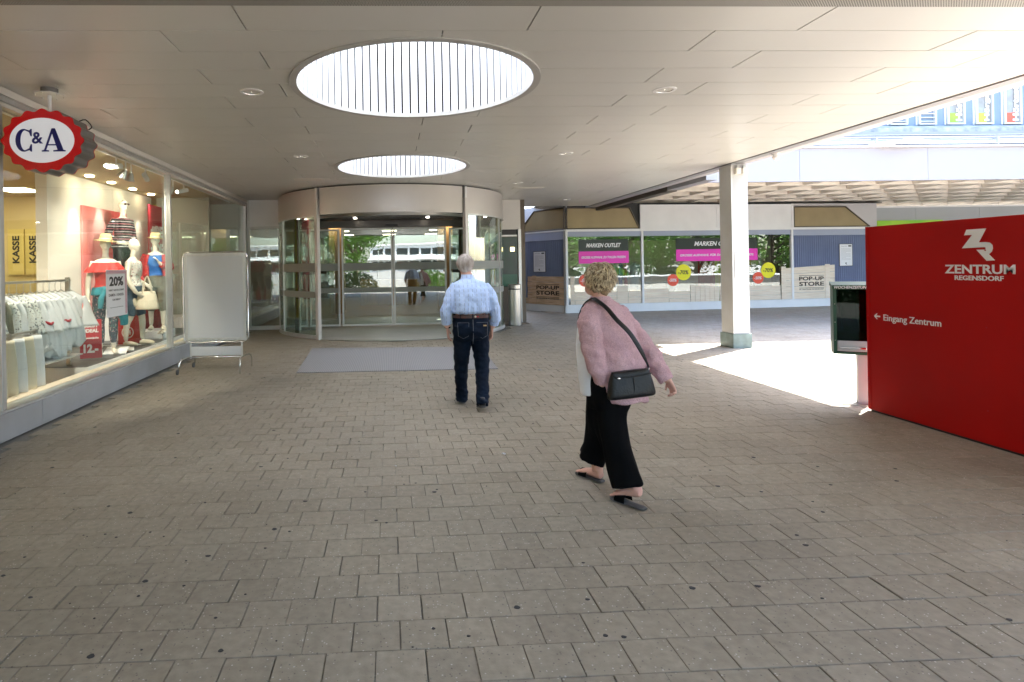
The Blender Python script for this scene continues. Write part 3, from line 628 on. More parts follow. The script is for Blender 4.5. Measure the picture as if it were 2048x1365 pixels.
# ---- waste bin
t = thing('waste_bin', (3.36, 15.1, 0), 'tall brushed steel waste bin right of the revolving door', 'bin')
obj('body', MB().lathe([(.15, 0), (.165, .01), (.165, .93), (.001, .93)], seg=40), 'steel', t, sm=30)
obj('slot_band', MB().lathe([(.001, .93), (.15, .935), (.15, .96), (.001, .96)], seg=40), 'black', t, sm=30)
obj('lid', MB().lathe([(.001, .96), (.168, .96), (.168, 1.05), (.15, 1.07), (.001, 1.075)], seg=40), 'steel', t, sm=30)
t.location = (3.25, 14.95, 0)

# ================================================================ HANGING SHOP SIGN
t = thing('hanging_shop_sign', (-3.27, 5.6, 2.845), 'red scalloped hanging sign with white oval and blue letters', 'shop sign', rz=0)
def scallop(a, b, n=16, amp=.028, off=0, seg=160):
    return [((a + amp*(.5+.5*cos(n*t_)) - amp + off)*cos(t_), (b + amp*(.5+.5*cos(n*t_)) - amp + off)*sin(t_)) for t_ in [2*pi*i/seg for i in range(seg)]]
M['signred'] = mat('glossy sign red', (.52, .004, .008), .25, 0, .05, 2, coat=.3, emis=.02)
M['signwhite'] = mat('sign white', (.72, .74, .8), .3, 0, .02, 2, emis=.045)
M['signblue'] = mat('sign blue', (.006, .008, .16), .4, 0, .02, 2)
M['signside'] = mat('grey sign side', (.2, .19, .18), .4, .4, .1, 3)
sc_ = scallop(.385, .305)
obj('body', MB().prism(sc_, .012, .25, 'y'), 'signside', t); obj('front', MB().prism([(x*.997, z*.997) for x, z in sc_], 0, .0118, 'y'), 'signred', t, bevel=0)
obj('back_face', MB().prism([(x*.997, z*.997) for x, z in sc_], .2502, .262, 'y'), 'signred', t)
ov = [(.298*cos(a), .212*sin(a)) for a in [2*pi*i/72 for i in range(72)]]
obj('oval', MB().prism(ov, -.006, -.0002, 'y'), 'signwhite', t)
def serifC(w, h):
    o = []; n = 26
    for i in range(n+1):
        a = radians(48 + (312-48)*i/n); o.append((w*cos(a), h*sin(a)))
    inn = []
    for i in range(n+1):
        a = radians(312 - (312-48)*i/n); inn.append((w*(.12+.60*cos(a)), h*.86*sin(a)))
    # end pieces with a vertical serif
    return o[:0] + [(w*.98, h*1.0), (w*.82, h*.98)] + [(w*.7*1.0, h*.86)] + [(w*cos(radians(90+180*i/18)) if 0 < i < 18 else w*.1, h*sin(radians(90+180*i/18))) for i in range(19)] + [(w*.7, -h*.86), (w*.82, -h*.98), (w*.98, -h*1.0), (w*.98, -h*.35), (w*.84, -h*.35)] + [(w*.66, -h*.7)] + [(w*(.15+.57*cos(radians(270-180*i/14))), h*.87*sin(radians(270-180*i/14))) for i in range(15)] + [(w*.66, h*.7), (w*.84, h*.35), (w*.98, h*.35)]
Cp = [(-.165+u, v) for u, v in serifC(.076, .108)]
obj('letter_c', MB().prism([(u, v) for u, v in Cp], -.011, -.0062, 'y'), 'signblue', t)
Al = [(.0,0),(.07,0),(.07,.012),(.048,.014),(.06,.048),(.118,.048),(.13,.016),(.108,.012),(.108,0),(.215,0),(.215,.012),(.196,.016),(.118,.217),(.094,.217),(.022,.018),(.0,.012)]
Ah = [(.065,.062),(.09,.135),(.113,.062)]
def a_glyph(s=1.0, ox=.0, oz=0.):
    mb = MB(); T = lambda p: (ox+p[0]*s, oz+p[1]*s)
    mb.prism([T(p) for p in [(0,0),(.066,0),(.066,.012),(.04,.016),(.106,.2),(.098,.22),(.092,.217),(.022,.016),(0,.012)]], -.011, -.0062, 'y')
    mb.prism([T(p) for p in [(.107,0),(.22,0),(.22,.012),(.2,.016),(.124,.22),(.098,.22),(.09,.19),(.146,.016),(.107,.012)]], -.0112, -.0064, 'y')
    mb.prism([T(p) for p in [(.05,.058),(.135,.058),(.131,.07),(.054,.07)]], -.0108, -.0061, 'y'); return mb
obj('letter_a', a_glyph(1.0, .0, -.108), 'signblue', t)
text('letter_and', '&', .155, 'signblue', t, (-.043, -.0085, .018), '-Y', bold=.003)
obj('hanger_tube', MB().tube([(0, .13, .27), (0, .13, .47)], .018, 14), 'white', t, sm=40)
obj('mount_plate', MB().lathe([(.001, .463), (.15, .463), (.15, .470), (.001, .470)], c=(0, .13, 0), seg=6), 'alu', t)
obj('ceiling_socket', MB().lathe([(.001, .47), (.075, .47), (.075, .5295), (.001, .5295)], c=(0, .13, 0), seg=28), 'signside', t, sm=30)
for q in range(6): obj('bolt', MB().lathe([(.001, .45), (.007, .45), (.007, .463), (.001, .463)], c=(.12*cos(q*pi/3+.5), .13+.12*sin(q*pi/3+.5), 0), seg=8), 'steel', t)
obj('lifting_eye', MB().tube([(.2, .26, .24), (.25, .3, .27), (.31, .3, .2), (.3, .26, .16)], .006, 8, 3), 'black', t, sm=True)

# ================================================================ REVOLVING DOOR
DC = (.06, 15.2); DR = 2.9
t = thing('revolving_door', (DC[0], DC[1], 0), 'big round glass revolving door drum with champagne metal fascia', 'revolving door')
aL, aR = atan2(-2.43, -1.67), atan2(-2.43, 1.65)
def arc(r0, r1, z0, z1, a0, a1, seg=24): return MB().lathe([(r0, z0), (r1, z0), (r1, z1), (r0, z1)], seg=seg, a0=a0, a1=a1, close=True)
for a0, a1 in ((aL+.022, aR-.022), (aR+.022, .15), (-pi-.15, aL-.022)): obj('fascia', arc(DR-.04, DR, 2.755, 3.345, a0, a1, 40), 'door_fascia', t, sm=30)
obj('shadow_gap', arc(DR-.1, DR-.04, 2.9, ZC-.004, -pi-.2, .2, 64), 'black', t, sm=30)
obj('soffit', MB().lathe([(.001, 2.80), (DR-.04, 2.80), (DR-.04, 2.83), (.001, 2.83)], seg=80), 'darkmetal', t, sm=30)
obj('roof_core', MB().lathe([(.001, 2.83), (DR-.11, 2.83), (DR-.11, 3.34), (.001, 3.34)], seg=48), 'black', t)
obj('track', arc(DR-.6, DR-.55, 2.74, 2.80, -pi, 0, 48), 'steel', t, sm=30)
obj('threshold', MB().lathe([(.001, .005), (DR+.02, .005), (DR+.02, .016), (.001, .016)], seg=80), 'steel', t, sm=30)
obj('inner_floor', MB().lathe([(.001, .017), (DR-.1, .017), (DR-.1, .02), (.001, .02)], seg=80), mat('pale door floor', (.42, .4, .37), .45, 0, .12, 1.5), t)
for a in (aL, aR):
    c_, s_ = cos(a), sin(a)
    o = obj('post', MB().obox(((DR+.015)*c_, (DR+.015)*s_, 1.55), (.085, .1, 3.1), a+pi/2), 'door_fascia', t, bevel=.01)
    obj('post_fin', MB().obox(((DR+.012)*c_, (DR+.012)*s_, 3.225), (.05, .08, .25), a+pi/2), 'alu', t)
def glazed(a0, a1, n):
    for i in range(n):
        b0 = a0+(a1-a0)*i/n; b1 = a0+(a1-a0)*(i+1)/n; e = .012 if a1 > a0 else -.012
        obj('curved_pane', arc(DR-.02, DR-.012, .09, 2.72, b0+e, b1-e, 10), 'glass_door', t, sm=30)
        for z0, z1 in ((1.50, 1.69), (.92, 1.06)): obj('frosted_band', arc(DR-.011, DR-.009, z0, z1, b0+e, b1-e, 10), 'frost', t, sm=30)
        m_ = MB()
        obj('mullion', MB().obox(((DR-.016)*cos(b1), (DR-.016)*sin(b1), 1.40), (.035, .045, 2.7), b1+pi/2), 'alu', t)
    obj('bottom_rail', arc(DR-.045, DR+.01, .016, .09, a0, a1, 24), 'alu', t, sm=30); obj('top_rail', arc(DR-.045, DR+.01, 2.72, 2.755, a0, a1, 24), 'alu', t, sm=30)
glazed(aL-.03, -pi-.05, 2); glazed(aR+.03, .05, 2)
for q, (x, y) in enumerate([(-1.9, -1.5), (-.75, -1.9), (.75, -1.9), (1.9, -1.5), (-2.3, -.9), (2.35, -.8), (-.9, -.9), (.9, -.9)]):
    l_ = obj('soffit_lamp', MB().lathe([(.001, 2.790), (.035, 2.788), (.045, 2.797), (.001, 2.799)], c=(x, y, 0), seg=16), 'tiny_on', t)
# flat sliding leaves across the diameter
yd = -.15
def leaf(x0, x1, y, z0=.06, z1=2.60, fw=.045):
    l = obj('door_leaf', MB().mm((x0, y-.02, z0), (x0+fw, y+.02, z1)).mm((x1-fw, y-.02, z0), (x1, y+.02, z1)).mm((x0+fw, y-.02, z1-fw), (x1-fw, y+.02, z1)).mm((x0+fw, y-.02, z0), (x1-fw, y+.02, z0+fw)), 'alu_white', t)
    obj('pane', MB().mm((x0+fw, y-.004, z0+fw), (x1-fw, y+.004, z1-fw)), 'glass_door', l)
    for a, b in ((1.50, 1.69), (.92, 1.05)): obj('frosted_band', MB().mm((x0+fw, y-.008, a), (x1-fw, y-.005, b)), 'frost', l)
leaf(-1.31, .015, yd); leaf(.03, 1.42, yd)
leaf(-2.15, -1.36, yd+.03, .06, 2.58); leaf(1.50, 2.2, yd+.03, .06, 2.58)
leaf(-2.8, -2.2, yd+.03, .06, 2.58); leaf(2.25, 2.8, yd+.03, .06, 2.58)
bx('header', (-2.75, yd-.05, 2.61), (2.75, yd+.08, 2.79), 'darkmetal', t); bx('sensor', (-.16, yd-.12, 2.63), (.16, yd-.051, 2.68), 'black', t, bevel=.01)
for x, y in ((-2.32, -1.25), (1.98, -1.75)):
    bx('wing_edge', (x-.03, y-.04, .03), (x+.05, y+.04, 2.79), 'black', t); obj('brush_tube', MB().tube([(x+.085, y, .03), (x+.085, y, 2.75)], .022, 12), 'alu_white', t, sm=40)
for sx, x in ((-1, -2.32), (1, 1.98)):
    y = -1.25 if sx < 0 else -1.75
    for z0, z1, m_ in ((1.42, 1.48, 'black'),): obj('push_bar', MB().obox((x-sx*.3-.0, y+.25, 1.45), (.55, .03, .06), -sx*.6), 'black', t)
for x, z in ((2.25, 1.72), (1.85, 1.76)): obj('paper_notice', MB().mm((x-.13, yd-.0, z-.14), (x+.13, yd+.003, z+.06)), 'paper', t)
# hall behind the drum
t = thing('mall_hall', (0, 15.2, 0), 'dim brown entrance hall behind the revolving door', 'building')
bx('floor', (-3.7, .0, -.02), (3.6, 15, .014), 'hallfloor', t)
bx('back_wall', (-3.7, 14.8, 0), (3.6, 15, 3.3), 'halldark', t); bx('side_wall', (-3.85, .0, 0), (-3.7, 15, 3.5), 'halldark', t); bx('side_wall', (3.6, .62, 0), (3.75, 15, 3.5), 'halldark', t)
bx('hall_ceiling', (-3.7, 2.9, 3.1), (3.6, 15, 3.15), 'halldark', t)
for x in (-1.8, 1.9): bx('pier', (x-.25, 4.4, .014), (x+.25, 4.9, 3.1), 'wood', t)
bx('service_desk', (-1.2, 8.2, .014), (1.2, 9.0, 1.05), 'wood', t)
for x in (-2, 0, 2):
    for y in (4, 6.5, 9, 12): bx('ceiling_glow', (x-.3, y, 3.085), (x+.3, y+.3, 3.099), 'panel_on', t)  # added lamps, unseen, put in to brighten the hall behind the door glass
# fixed glazing and white panels either side of the drum
bx('spandrel', (-3.62, -.08, 2.68), (-2.72, -.04, ZC-.005), 'white', t); bx('side_frame', (-3.68, -.1, 0), (-3.62, -.02, ZC-.01), 'alu_white', t)
bx('side_frame', (-2.88, -.1, .0), (-2.80, -.02, 2.68), 'alu_white', t); bx('side_frame', (-3.62, -.1, .0), (-2.88, -.02, .10), 'alu_white', t); bx('side_frame', (-3.62, -.1, 2.62), (-2.88, -.02, 2.68), 'alu_white', t)
bx('side_pane', (-3.62, -.066, .10), (-2.88, -.058, 2.62), 'glass_door', t)
bx('spandrel', (2.86, .5, 2.55), (3.6, .6, ZC-.005), 'door_fascia', t); bx('side_frame', (3.52, .44, .0), (3.6, .6, 2.55), 'alu', t); bx('side_frame', (2.9, .5, 2.36), (3.52, .56, 2.4), 'alu', t)
bx('side_panel', (2.9, .53, .0), (3.52, .60, 2.36), 'halldark', t)
bx('side_panel', (2.9, .53, 2.40), (3.52, .60, 2.55), 'black', t)
t = thing('lit_display_poster', (3.28, 15.7, 0), 'dark poster panel with green foot beside the revolving door', 'poster')
bx('poster', (-.21, 0, .98), (.22, .03, 2.34), mat('dark poster print', (.02, .03, .03), .2, 0, .5, 3, col2=(.01, .05, .03)), t); bx('green_foot', (-.205, -.004, 1.0), (.215, -.001, 1.32), mat('green poster foot', (.0, .1, .05), .3), t); bx('lit_square', (.03, -.004, 1.95), (.14, -.001, 2.06), emit('poster lamp', (1, .8, .3), 1.2), t)
text('lettering', 'Globulin', .05, 'letter', t, (.0, -.006, 1.13), '-Y', w=.14, h=.03) if False else None

# ================================================================ OUTLET STORE (pop-up)
ang = atan2(.783, 9.462); A = (5.603, 18.184)
t = store = thing('outlet_store', (A[0], A[1], 0), 'pop-up outlet store front with white frames and brown panels', 'building', rz=ang)
bx('plinth', (0, 0, 0), (11.2, .05, .235), 'white', t)
bx('head_rail', (0, -.03, 2.60), (11.2, .05, 2.675), 'white', t); bx('cill_rail', (0, -.02, .235), (11.2, .04, .262), 'white', t)
for s in (0.03, 2.59, 7.92, 10.95): bx('frame_post', (s-.035, -.035, .262), (s+.035, .05, 2.60), 'white', t)
for s in (2.56, 5.25, 7.96): bx('frame_post', (s-.03, -.03, 2.675), (s+.03, .05, 3.44), 'white', t)
bx('spandrel', (2.59, -.005, 2.675), (5.22, .04, 3.41), 'white', t); bx('spandrel', (5.28, -.005, 2.675), (7.93, .04, 3.41), 'white', t); bx('top_rail', (2.53, -.03, 3.41), (7.99, .05, 3.455), 'white', t)
def trap(p, s0, s1, u0, u1, z0=2.69, z1=3.36, par=t, y=.0):
    o = obj('brown_panel', MB().prism([(s0, z0), (s1, z0), (u1, z1), (u0, z1)], y, y+.03, 'y'), 'brownpanel', par)
    P = [(s0, z0), (s1, z0), (u1, z1), (u0, z1)]
    for a, b in zip(P, P[1:]+P[:1]): obj('panel_frame', MB().tube([(a[0], y-.01, a[1]), (b[0], y-.01, b[1])], .024, 6), 'bronzeframe', o)
trap(0, .06, 2.50, .06, 2.18); trap(0, 8.02, 10.85, 8.02, 9.95)
bx('dark_backing', (-.02, .06, 2.3), (7.98, .1, 3.5), 'black', t); bx('pale_backing', (7.981, .06, 2.3), (11.2, .1, 3.48), 'fasciaw', t)
bx('store_roof', (-.6, .05, 3.5), (11.4, 5, 3.52), 'black', t)
bx('side_wall', (11.1, .1, 0), (11.2, 5, 3.5), 'halldark', t)
bx('back_wall', (-.5, 4.9, 0), (11.2, 5, 3.5), 'cream', t); bx('store_floor', (-.5, .05, 0), (11.2, 5, .012), 'hallfloor', t)

for i in range(8): bx('ceiling_glow', (.7+1.25*i, 1.4, 3.46), (1.2+1.25*i, 1.6, 3.48), 'panel_on', t)
bx('lavender_band', (.065, .0, 2.44), (2.555, .012, 2.60), 'lav', t); bx('lavender_band', (2.625, .0, 2.44), (7.885, .012, 2.60), 'lav', t)
bx('pane', (.065, .012, .262), (2.555, .020, 2.6), 'glass_store', t); bx('pane', (2.625, .012, .262), (7.885, .020, 2.6), 'glass_store', t)
def corr(L, z0, z1, pitch=.08, amp=.016):
    n = int(L/pitch*8); mb = MB(); vs = []
    for i in range(n+1):
        x = L*i/n; y = amp*math.copysign(min(1, abs(sin(2*pi*x/pitch))*1.6), sin(2*pi*x/pitch)); vs += [(x, y, z0), (x, y, z1)]
    mb.add(vs, [(2*i, 2*i+2, 2*i+3, 2*i+1) for i in range(n)]); return mb
o = obj('corrugated_sheet', corr(3.0, .262, 2.40), 'corr', t, loc=(7.95, .03, 0), fix=False); bx('band', (7.955, .0, 2.40), (10.915, .03, 2.60), 'lav', t); bx('sheet_backing', (7.95, .05, .26), (10.9, .055, 2.6), 'corr', t)
def poster(name, x, y, z, w, h, par):
    p = bx(name, (x, y-.012, z), (x+w, y, z+h), 'black', par); bx('sheet', (x+.015, y-.014, z+.015), (x+w-.015, y-.0125, z+h-.015), 'paper', p)
    for i in range(12):
        zz = z+h*.78-i*h*.045; bx('text_line', (x+w*.14, y-.0160, zz), (x+w*(.85 if i % 5 != 4 else .5), y-.0145, zz+.006), 'edge', p)
    text('heading', 'Pop-up Store', .04, 'letter_black', p, (x+w*.35, y-.0165, z+h*.89), '-Y', w=w*.42, h=.02); obj('emblem', MB().prism([(x+w*.45, z+h*.16), (x+w*.55, z+h*.16), (x+w*.5, z+h*.12), (x+w*.58, z+h*.06), (x+w*.5, z+h*.08), (x+w*.43, z+h*.12)], y-.016, y-.0145, 'y'), 'letter_black', p)
    bx('stamp', (x+w*.68, y-.016, z+h*.87), (x+w*.9, y-.0145, z+h*.93), 'letter_black', p); return p
poster('framed_notice', 9.68, -.0, 1.34, .50, .76, t)
# window films
for (s0, s1, z0, zm, z1, ln, sl, ws, hs) in ((.44, 2.12, 1.575, 1.965, 2.345, 'MARKEN OUTLET', 'GROSSE AUSWAHL ZU TOLLEN PREISEN', (1.18, .135), (1.5, .075)), (3.775, 6.66, 1.60, 1.985, 2.35, 'MARKEN OUTLET', 'GROSSE AUSWAHL FÜR DAMEN, HERREN & KIDS.', (1.62, .15), (2.62, .10))):
    f = bx('window_film', (s0, .0, zm), (s1, .0105, z1), 'signblack', t); g = bx('window_film', (s0, .0, z0), (s1+.01, .0105, zm-.001), 'magenta', t)
    text('lettering', ln, .1, 'letter', f, ((s0+s1)/2, -.002, (zm+z1)/2), '-Y', bold=.0028, shear=.28, w=ws[0], h=ws[1]); text('lettering', sl, .1, 'letter', g, ((s0+s1)/2, -.002, (zm+z0)/2+.0), '-Y', bold=.0028, shear=.28, w=hs[0], h=hs[1])
for s, z in ((1.0, 1.28), (4.02, 1.235), (7.05, 1.25)):
    for (ds, dz, r, m_, tx, lm) in ((-.37, -.25, .195, 'orange', '-50%', 'letter'), (0, 0, .262, 'yellow', '-70%', 'letter_black')):
        ya = .006 if m_ == 'orange' else .0
        k = obj('round_sticker', MB().prism([(s+ds+r*cos(2*pi*i/48), z+dz+r*sin(2*pi*i/48)) for i in range(48)], ya, ya+.005, 'y'), m_, t)
        text('lettering', tx, .1, lm, k, (s+ds-.01, ya-.002, z+dz), '-Y', bold=.002, shear=.15, w=r*1.4, h=r*.52)
def crate(par, x0, x1, z0, z1, y, front=True, slope=0, rows=5, posts=(), m_='plank', words=None):
    """crate front of planks, each its own board"""
    rc = random.Random(int(x0*100)); h = (z1-z0)/rows
    for i in range(rows):
        za = z0+h*i; ext = rc.uniform(-.01, .01)
        obj('plank', MB().prism([(x0+ext, za+.004+slope*0), (x1+ext, za+.004+slope*(i/rows)), (x1+ext, za+h-.003+slope*((i+1)/rows)), (x0+ext, za+h-.003)], y-.008+rc.uniform(-.001, .001), y, 'y'), m_, par)
    for p0, p1, za, zb in posts: obj('plank', MB().prism([(p0, za), (p1, za), (p1+.01, zb), (p0+.01, zb)], y-.020, y-.0095, 'y'), m_, par)
    if words:
        cx, cz, w = words
        bx('print_bar', (cx-w/2, y-.011, cz+.18), (cx+w/2, y-.0095, cz+.193), 'brown_letter', par); bx('print_bar', (cx-w/2, y-.011, cz-.235), (cx+w/2, y-.0095, cz-.222), 'brown_letter', par)
        text('lettering', 'POP-UP', .1, 'brown_letter', par, (cx, y-.0105, cz+.085), '-Y', bold=.003, w=w, h=.13, ext=.001); text('lettering', 'STORE', .1, 'brown_letter', par, (cx, y-.0105, cz-.095), '-Y', bold=.003, w=w, h=.14, ext=.001)
        text('lettering', 'BY ZENTRUM REGENSDORF', .1, 'brown_letter', par, (cx, y-.0105, cz-.275), '-Y', bold=.002, w=w*.98, h=.035, ext=.001)
crate(t, 7.52, 9.50, .265, 1.30, -.004, slope=.10, rows=5, posts=((7.50, 7.66, .27, 1.36), (9.12, 9.30, .27, 1.42)), m_='plank_pale', words=(8.62, .86, .92))
for (a, b, h0, rows) in ((.16, .3, 1.05, 6), (.3, 1.72, .55, 3), (1.72, 2.1, .72, 1), (2.1, 2.55, .55, 2), (2.64, 3.5, .6, 3), (3.5, 4.25, .5, 3), (5.3, 6.3, .63, 3), (6.3, 7.5, .62, 3)):
    crate(t, a, b-.01, .265, h0+.12, .0105, rows=rows, m_='plank_pale')
for i in range(6): obj('plank', MB().prism([(4.26+.17*i, .265), (4.42+.17*i, .265), (4.42+.17*i, .80-.012*i), (4.26+.17*i, .81-.012*i)], .001, .0105, 'y'), 'plank_pale', t)
# obliquely set side panel of the store
d = (4.508-A[0], 19.946-A[1]); L = math.hypot(*d); ang2 = atan2(-d[1], -d[0])
t2 = thing('corner_panel', (4.508, 19.946, 0), 'angled navy corrugated side of the outlet store with crate and notice', 'wall', rz=ang2)
bx('plinth', (0, 0, 0), (L-.01, .05, .235), 'white', t2); bx('head_rail', (0, -.02, 2.62), (L-.01, .05, 2.675), 'white', t2); bx('band', (.0, .0, 2.36), (L-.02, .03, 2.62), 'lav', t2)
obj('corrugated_sheet', corr(L-.04, .24, 2.36), 'corr', t2, loc=(0, .03, 0), fix=False); bx('sheet_backing', (0, .05, .24), (L-.02, .055, 2.62), 'corr', t2)
bx('frame_post', (L-.06, -.03, .0), (L-.015, .03, 2.62), 'alu', t2)
trap(0, .0, L-.03, .75, L-.03, par=t2); bx('pale_backing', (-.05, .06, 2.6), (L, .09, 3.5), 'white', t2)
poster('framed_notice', L-1.39, -.0, 1.31, .55, .70, t2)
crate(t2, .40, L-.07, .24, 1.17, -.004, rows=5, posts=((.62, .80, .24, 1.19),), m_='plank', words=(1.30, .72, 1.0)); crate(t2, .0, .38, .24, .44, -.004, rows=1, m_='plank')
# goods inside the outlet, each its own thing
def garment(name, loc, rz, label, m, cat_='shirt', L=.75, W=.42, D=.07, sleeve=.5, flare=1.0, ruff=0.0, group=None, seed=0, hang=True, mats=None):
    """a garment on a hanger: x across the shoulders, z=0 at the rail"""
    t = thing(name, loc, label, cat_, rz=rz, group=group); rg = random.Random(seed); z0 = -.17; ws = W/2
    mb = MB(); ph = rg.uniform(0, 6)
    prof = [(0, 0, z0-L, ws*.80*flare, D*.62), (0, 0, z0-L*.8, ws*.78*flare, D*.6), (0, 0, z0-L*.45, ws*.72, D*.5), (0, 0, z0-.18, ws*.78, D*.5), (0, 0, z0-.07, ws*.9, D*.42), (0, 0, z0-.02, ws*.6, D*.34), (0, 0, z0+.02, ws*.24, D*.3)]
    mb.slices(prof, seg=36, k=5, ex=2.2)
    if sleeve:
        for sx in (-1, 1): mb.tube([(sx*ws*.82, 0, z0-.06), (sx*(ws+.02), .0, z0-.18), (sx*(ws+.022), 0, z0-.06-sleeve)], [(.045, D*.4), (.042, D*.42), (.05+ruff*.3, D*.5)], 14, 5)
    def dv(v):
        low = max(0, min(1, (z0-v[2])/L)); a = atan2(v[1], v[0]*.35)
        k = 1 + (.10+ruff)*low*sin(a*6+ph+v[0]*20)
        return (v[0]*(1+.02*sin(v[2]*18+ph)), v[1]*k + .012*low*sin(v[0]*34+ph), v[2] + (ruff*.12*sin(v[0]*40+ph) if low > .93 else 0))
    mb.v = [dv(v) for v in mb.v]
    obj('cloth', mb, m, t, sm=True)
    if hang:
        obj('hanger', MB().tube([(-ws*.85, 0, z0-.05), (0, 0, z0+.05), (ws*.85, 0, z0-.05)], .007, 6).tube([(0, 0, z0+.05), (0, 0, -.03), (.018, 0, -.005), (0, 0, .015), (-.018, 0, 0)], .0035, 6, 3), 'black' if not ruff else 'steel', t, sm=40)
    return t
def sp(s, y, z): return (A[0]+s*cos(ang)-y*sin(ang), A[1]+s*sin(ang)+y*cos(ang), z)
t = thing('clothes_rail', sp(2.5, .9, 0), 'white clothes rail inside the left outlet window', 'clothes rail', rz=ang)
obj('rail', MB().tube([(-.9, 0, 0), (-.9, 0, 1.72), (.9, 0, 1.72), (.9, 0, 0)], .018, 10), 'white', t); 
for i, (s, m_, lb) in enumerate([(1.95, 'redprint', 'dark red patterned dress on the outlet clothes rail'), (2.12, 'whitecotton', 'white blouse beside the red patterned dress on the outlet rail'), (2.30, 'bluetop', 'blue top between white and pale shirts on the outlet rail'), (2.48, 'redtop', 'plain red top on the outlet rail left of the window post'), (2.78, 'whitecotton', 'pale long shirt hanging just right of the window post')]):
    garment('hanging_garment', sp(s, .9, 1.72), ang+(.9 if i != 4 else .1), lb, m_, seed=i, group='clothes in the outlet window', L=.8, W=.4)
t = thing('red_curtain', sp(5.25, .6, 0), 'red curtain hanging in the outlet window left of the column', 'curtain', rz=ang)
mb = MB(); vs = []
for i in range(65):
    x = -.32+.6*i/64; y = .05*sin(i*.9)+.02*sin(i*.37); vs += [(x, y, .15), (x, y*.6, 2.42)]
obj('cloth', mb.add(vs, [(2*i, 2*i+2, 2*i+3, 2*i+1) for i in range(64)]), 'redcurtain', t, sm=True, fix=False); bx('rod', (-.35, -.02, 2.42), (.4, .02, 2.44), 'white', t)
tag(bx('amber_board', (0, 0, 0), (.25, .03, 2.3), 'amber'), 'narrow amber board beside the red curtain in the outlet', 'board'); o = bpy.data.objects['amber_board']; o.location = sp(5.56, .7, .1); o.rotation_euler = (0, 0, ang)
tag(bx('amber_board', (0, 0, 0), (.95, .03, 1.5), 'amber'), 'wide amber board in the outlet window right of the column', 'board'); o = bpy.data.objects['amber_board.001']; o.location = sp(6.7, 1.6, 1.0); o.rotation_euler = (0, 0, ang)
t = thing('display_table', sp(4.3, 1.2, 0), 'long white display table inside the outlet window', 'table', rz=ang)
bx('top', (-1.5, -.35, .86), (1.5, .35, .90), 'white', t)
for x in (-1.4, 0, 1.4): bx('leg', (x-.03, -.3, 0), (x+.03, -.24, .86), 'white', t); bx('leg', (x-.03, .24, 0), (x+.03, .3, .86), 'white', t)
t = thing('wire_shelf', sp(6.7, .8, 0), 'black wire shelf with goods in the outlet window right of the column', 'shelf', rz=ang)
for z in (.5, .95, 1.4): bx('shelf_board', (-.6, -.2, z), (.55, .2, z+.02), 'white', t)
for x in (-.6, .55): bx('upright', (x-.015, -.2, 0), (x+.015, -.17, 1.9), 'white', t)
for i in range(7):
    garment('folded_stack_garment' if False else 'hanging_garment', sp(6.2+i*.15, .8, 1.4 if i % 2 else 1.42), ang+1.2, ['grey print top on the wire shelf, first from the column', 'cream top on the wire shelf, second from the column', 'pale print top in the middle left of the wire shelf', 'cream blouse in the middle of the wire shelf', 'grey top in the middle right of the wire shelf', 'straw coloured top near the right end of the wire shelf', 'dark top at the right end of the wire shelf'][i], ['leafprint', 'whitecotton', 'leafprint', 'straw', 'olive', 'straw', 'blackcloth'][i], seed=20+i, L=.55, W=.34, sleeve=.2, group='clothes on the outlet wire shelf')
# grey shop unit beyond with green sign
t = thing('grey_shop_unit', (16.6, 20.1, 0), 'grey panelled shop unit with lime sign beyond the red wall', 'building')
M['greypan'] = mat('grey panel', (.45, .47, .5), .5, 0, .05, .6)
for i in range(5): bx('wall_panel', (.05+2.4*i, .0, 0), (.05+2.4*i+2.39, .1, 3.40), 'greypan', t)
bx('cap', (-.9, -.02, 3.40), (12.1, .1, 3.46), 'white', t); bx('lime_sign', (.95, -.05, 2.45), (3.4, -.001, 2.94), 'greensign', t)
bx('return_panel', (-.9, .0, 0), (.04, .05, 3.40), 'fasciaw', t)

# ================================================================ WAFFLE SOFFIT AND UPPER BUILDING
ZS = 3.55; Y0 = 13.65
t = thing('waffle_slab', (6.9, Y0, ZS), 'coffered concrete soffit over the outlet forecourt', 'building')
nx, ny, pch, rib, dep = 24, 8, 1.0, .17, .26
for j in range(ny+1):
    yy = .12 + j*pch; 
    obj('cross_rib', MB().prism([(yy+rib*.28, 0), (yy+rib*.72, 0), (yy+rib, dep), (yy, dep)], 0, nx*pch+.2, 'x'), 'soffit', t) 
for i in range(nx+1):
    xx = i*pch
    for j in range(ny):
        y_a = .12+j*pch+rib*.9; y_b = .12+(j+1)*pch+rib*.1
        obj('coffer_rib', MB().prism([(xx+rib*.28, .003), (xx+rib*.72, .003), (xx+rib, dep), (xx, dep)], y_a, y_b, 'y'), 'soffit', t)
bx('slab', (0, .05, dep), (nx*pch+.2, 9, dep+.3), 'soffit', t)
t = thing('upper_building', (6.9, Y0, 0), 'pale blue clad upper storey with lettered windows over the white fascia', 'building')
M['fasciap'] = mat('printed fascia', (.40, .345, .35), .5, 0, .05, .13, col2=(.35, .365, .42), detail=1)
for i in range(8): bx('fascia_panel', (-.15+3.24*i, -.04, ZS-.06), (-.15+3.24*i+3.232, .04, 4.30), 'fasciap', t)
bx('fascia_return', (-.2, -.04, ZS-.06), (-.155, 9, 4.30), 'fasciaw', t)
bx('gutter_ledge', (-.2, -.12, 4.30), (26, .25, 4.335), 'white', t); bx('ledge', (-.2, -.02, 4.40), (26, .25, 4.47), 'white', t); bx('ledge', (-.2, .1, 4.55), (26, .4, 4.60), 'fasciaw', t); bx('ledge', (-.2, .25, 4.68), (26, .6, 4.74), 'edge', t)
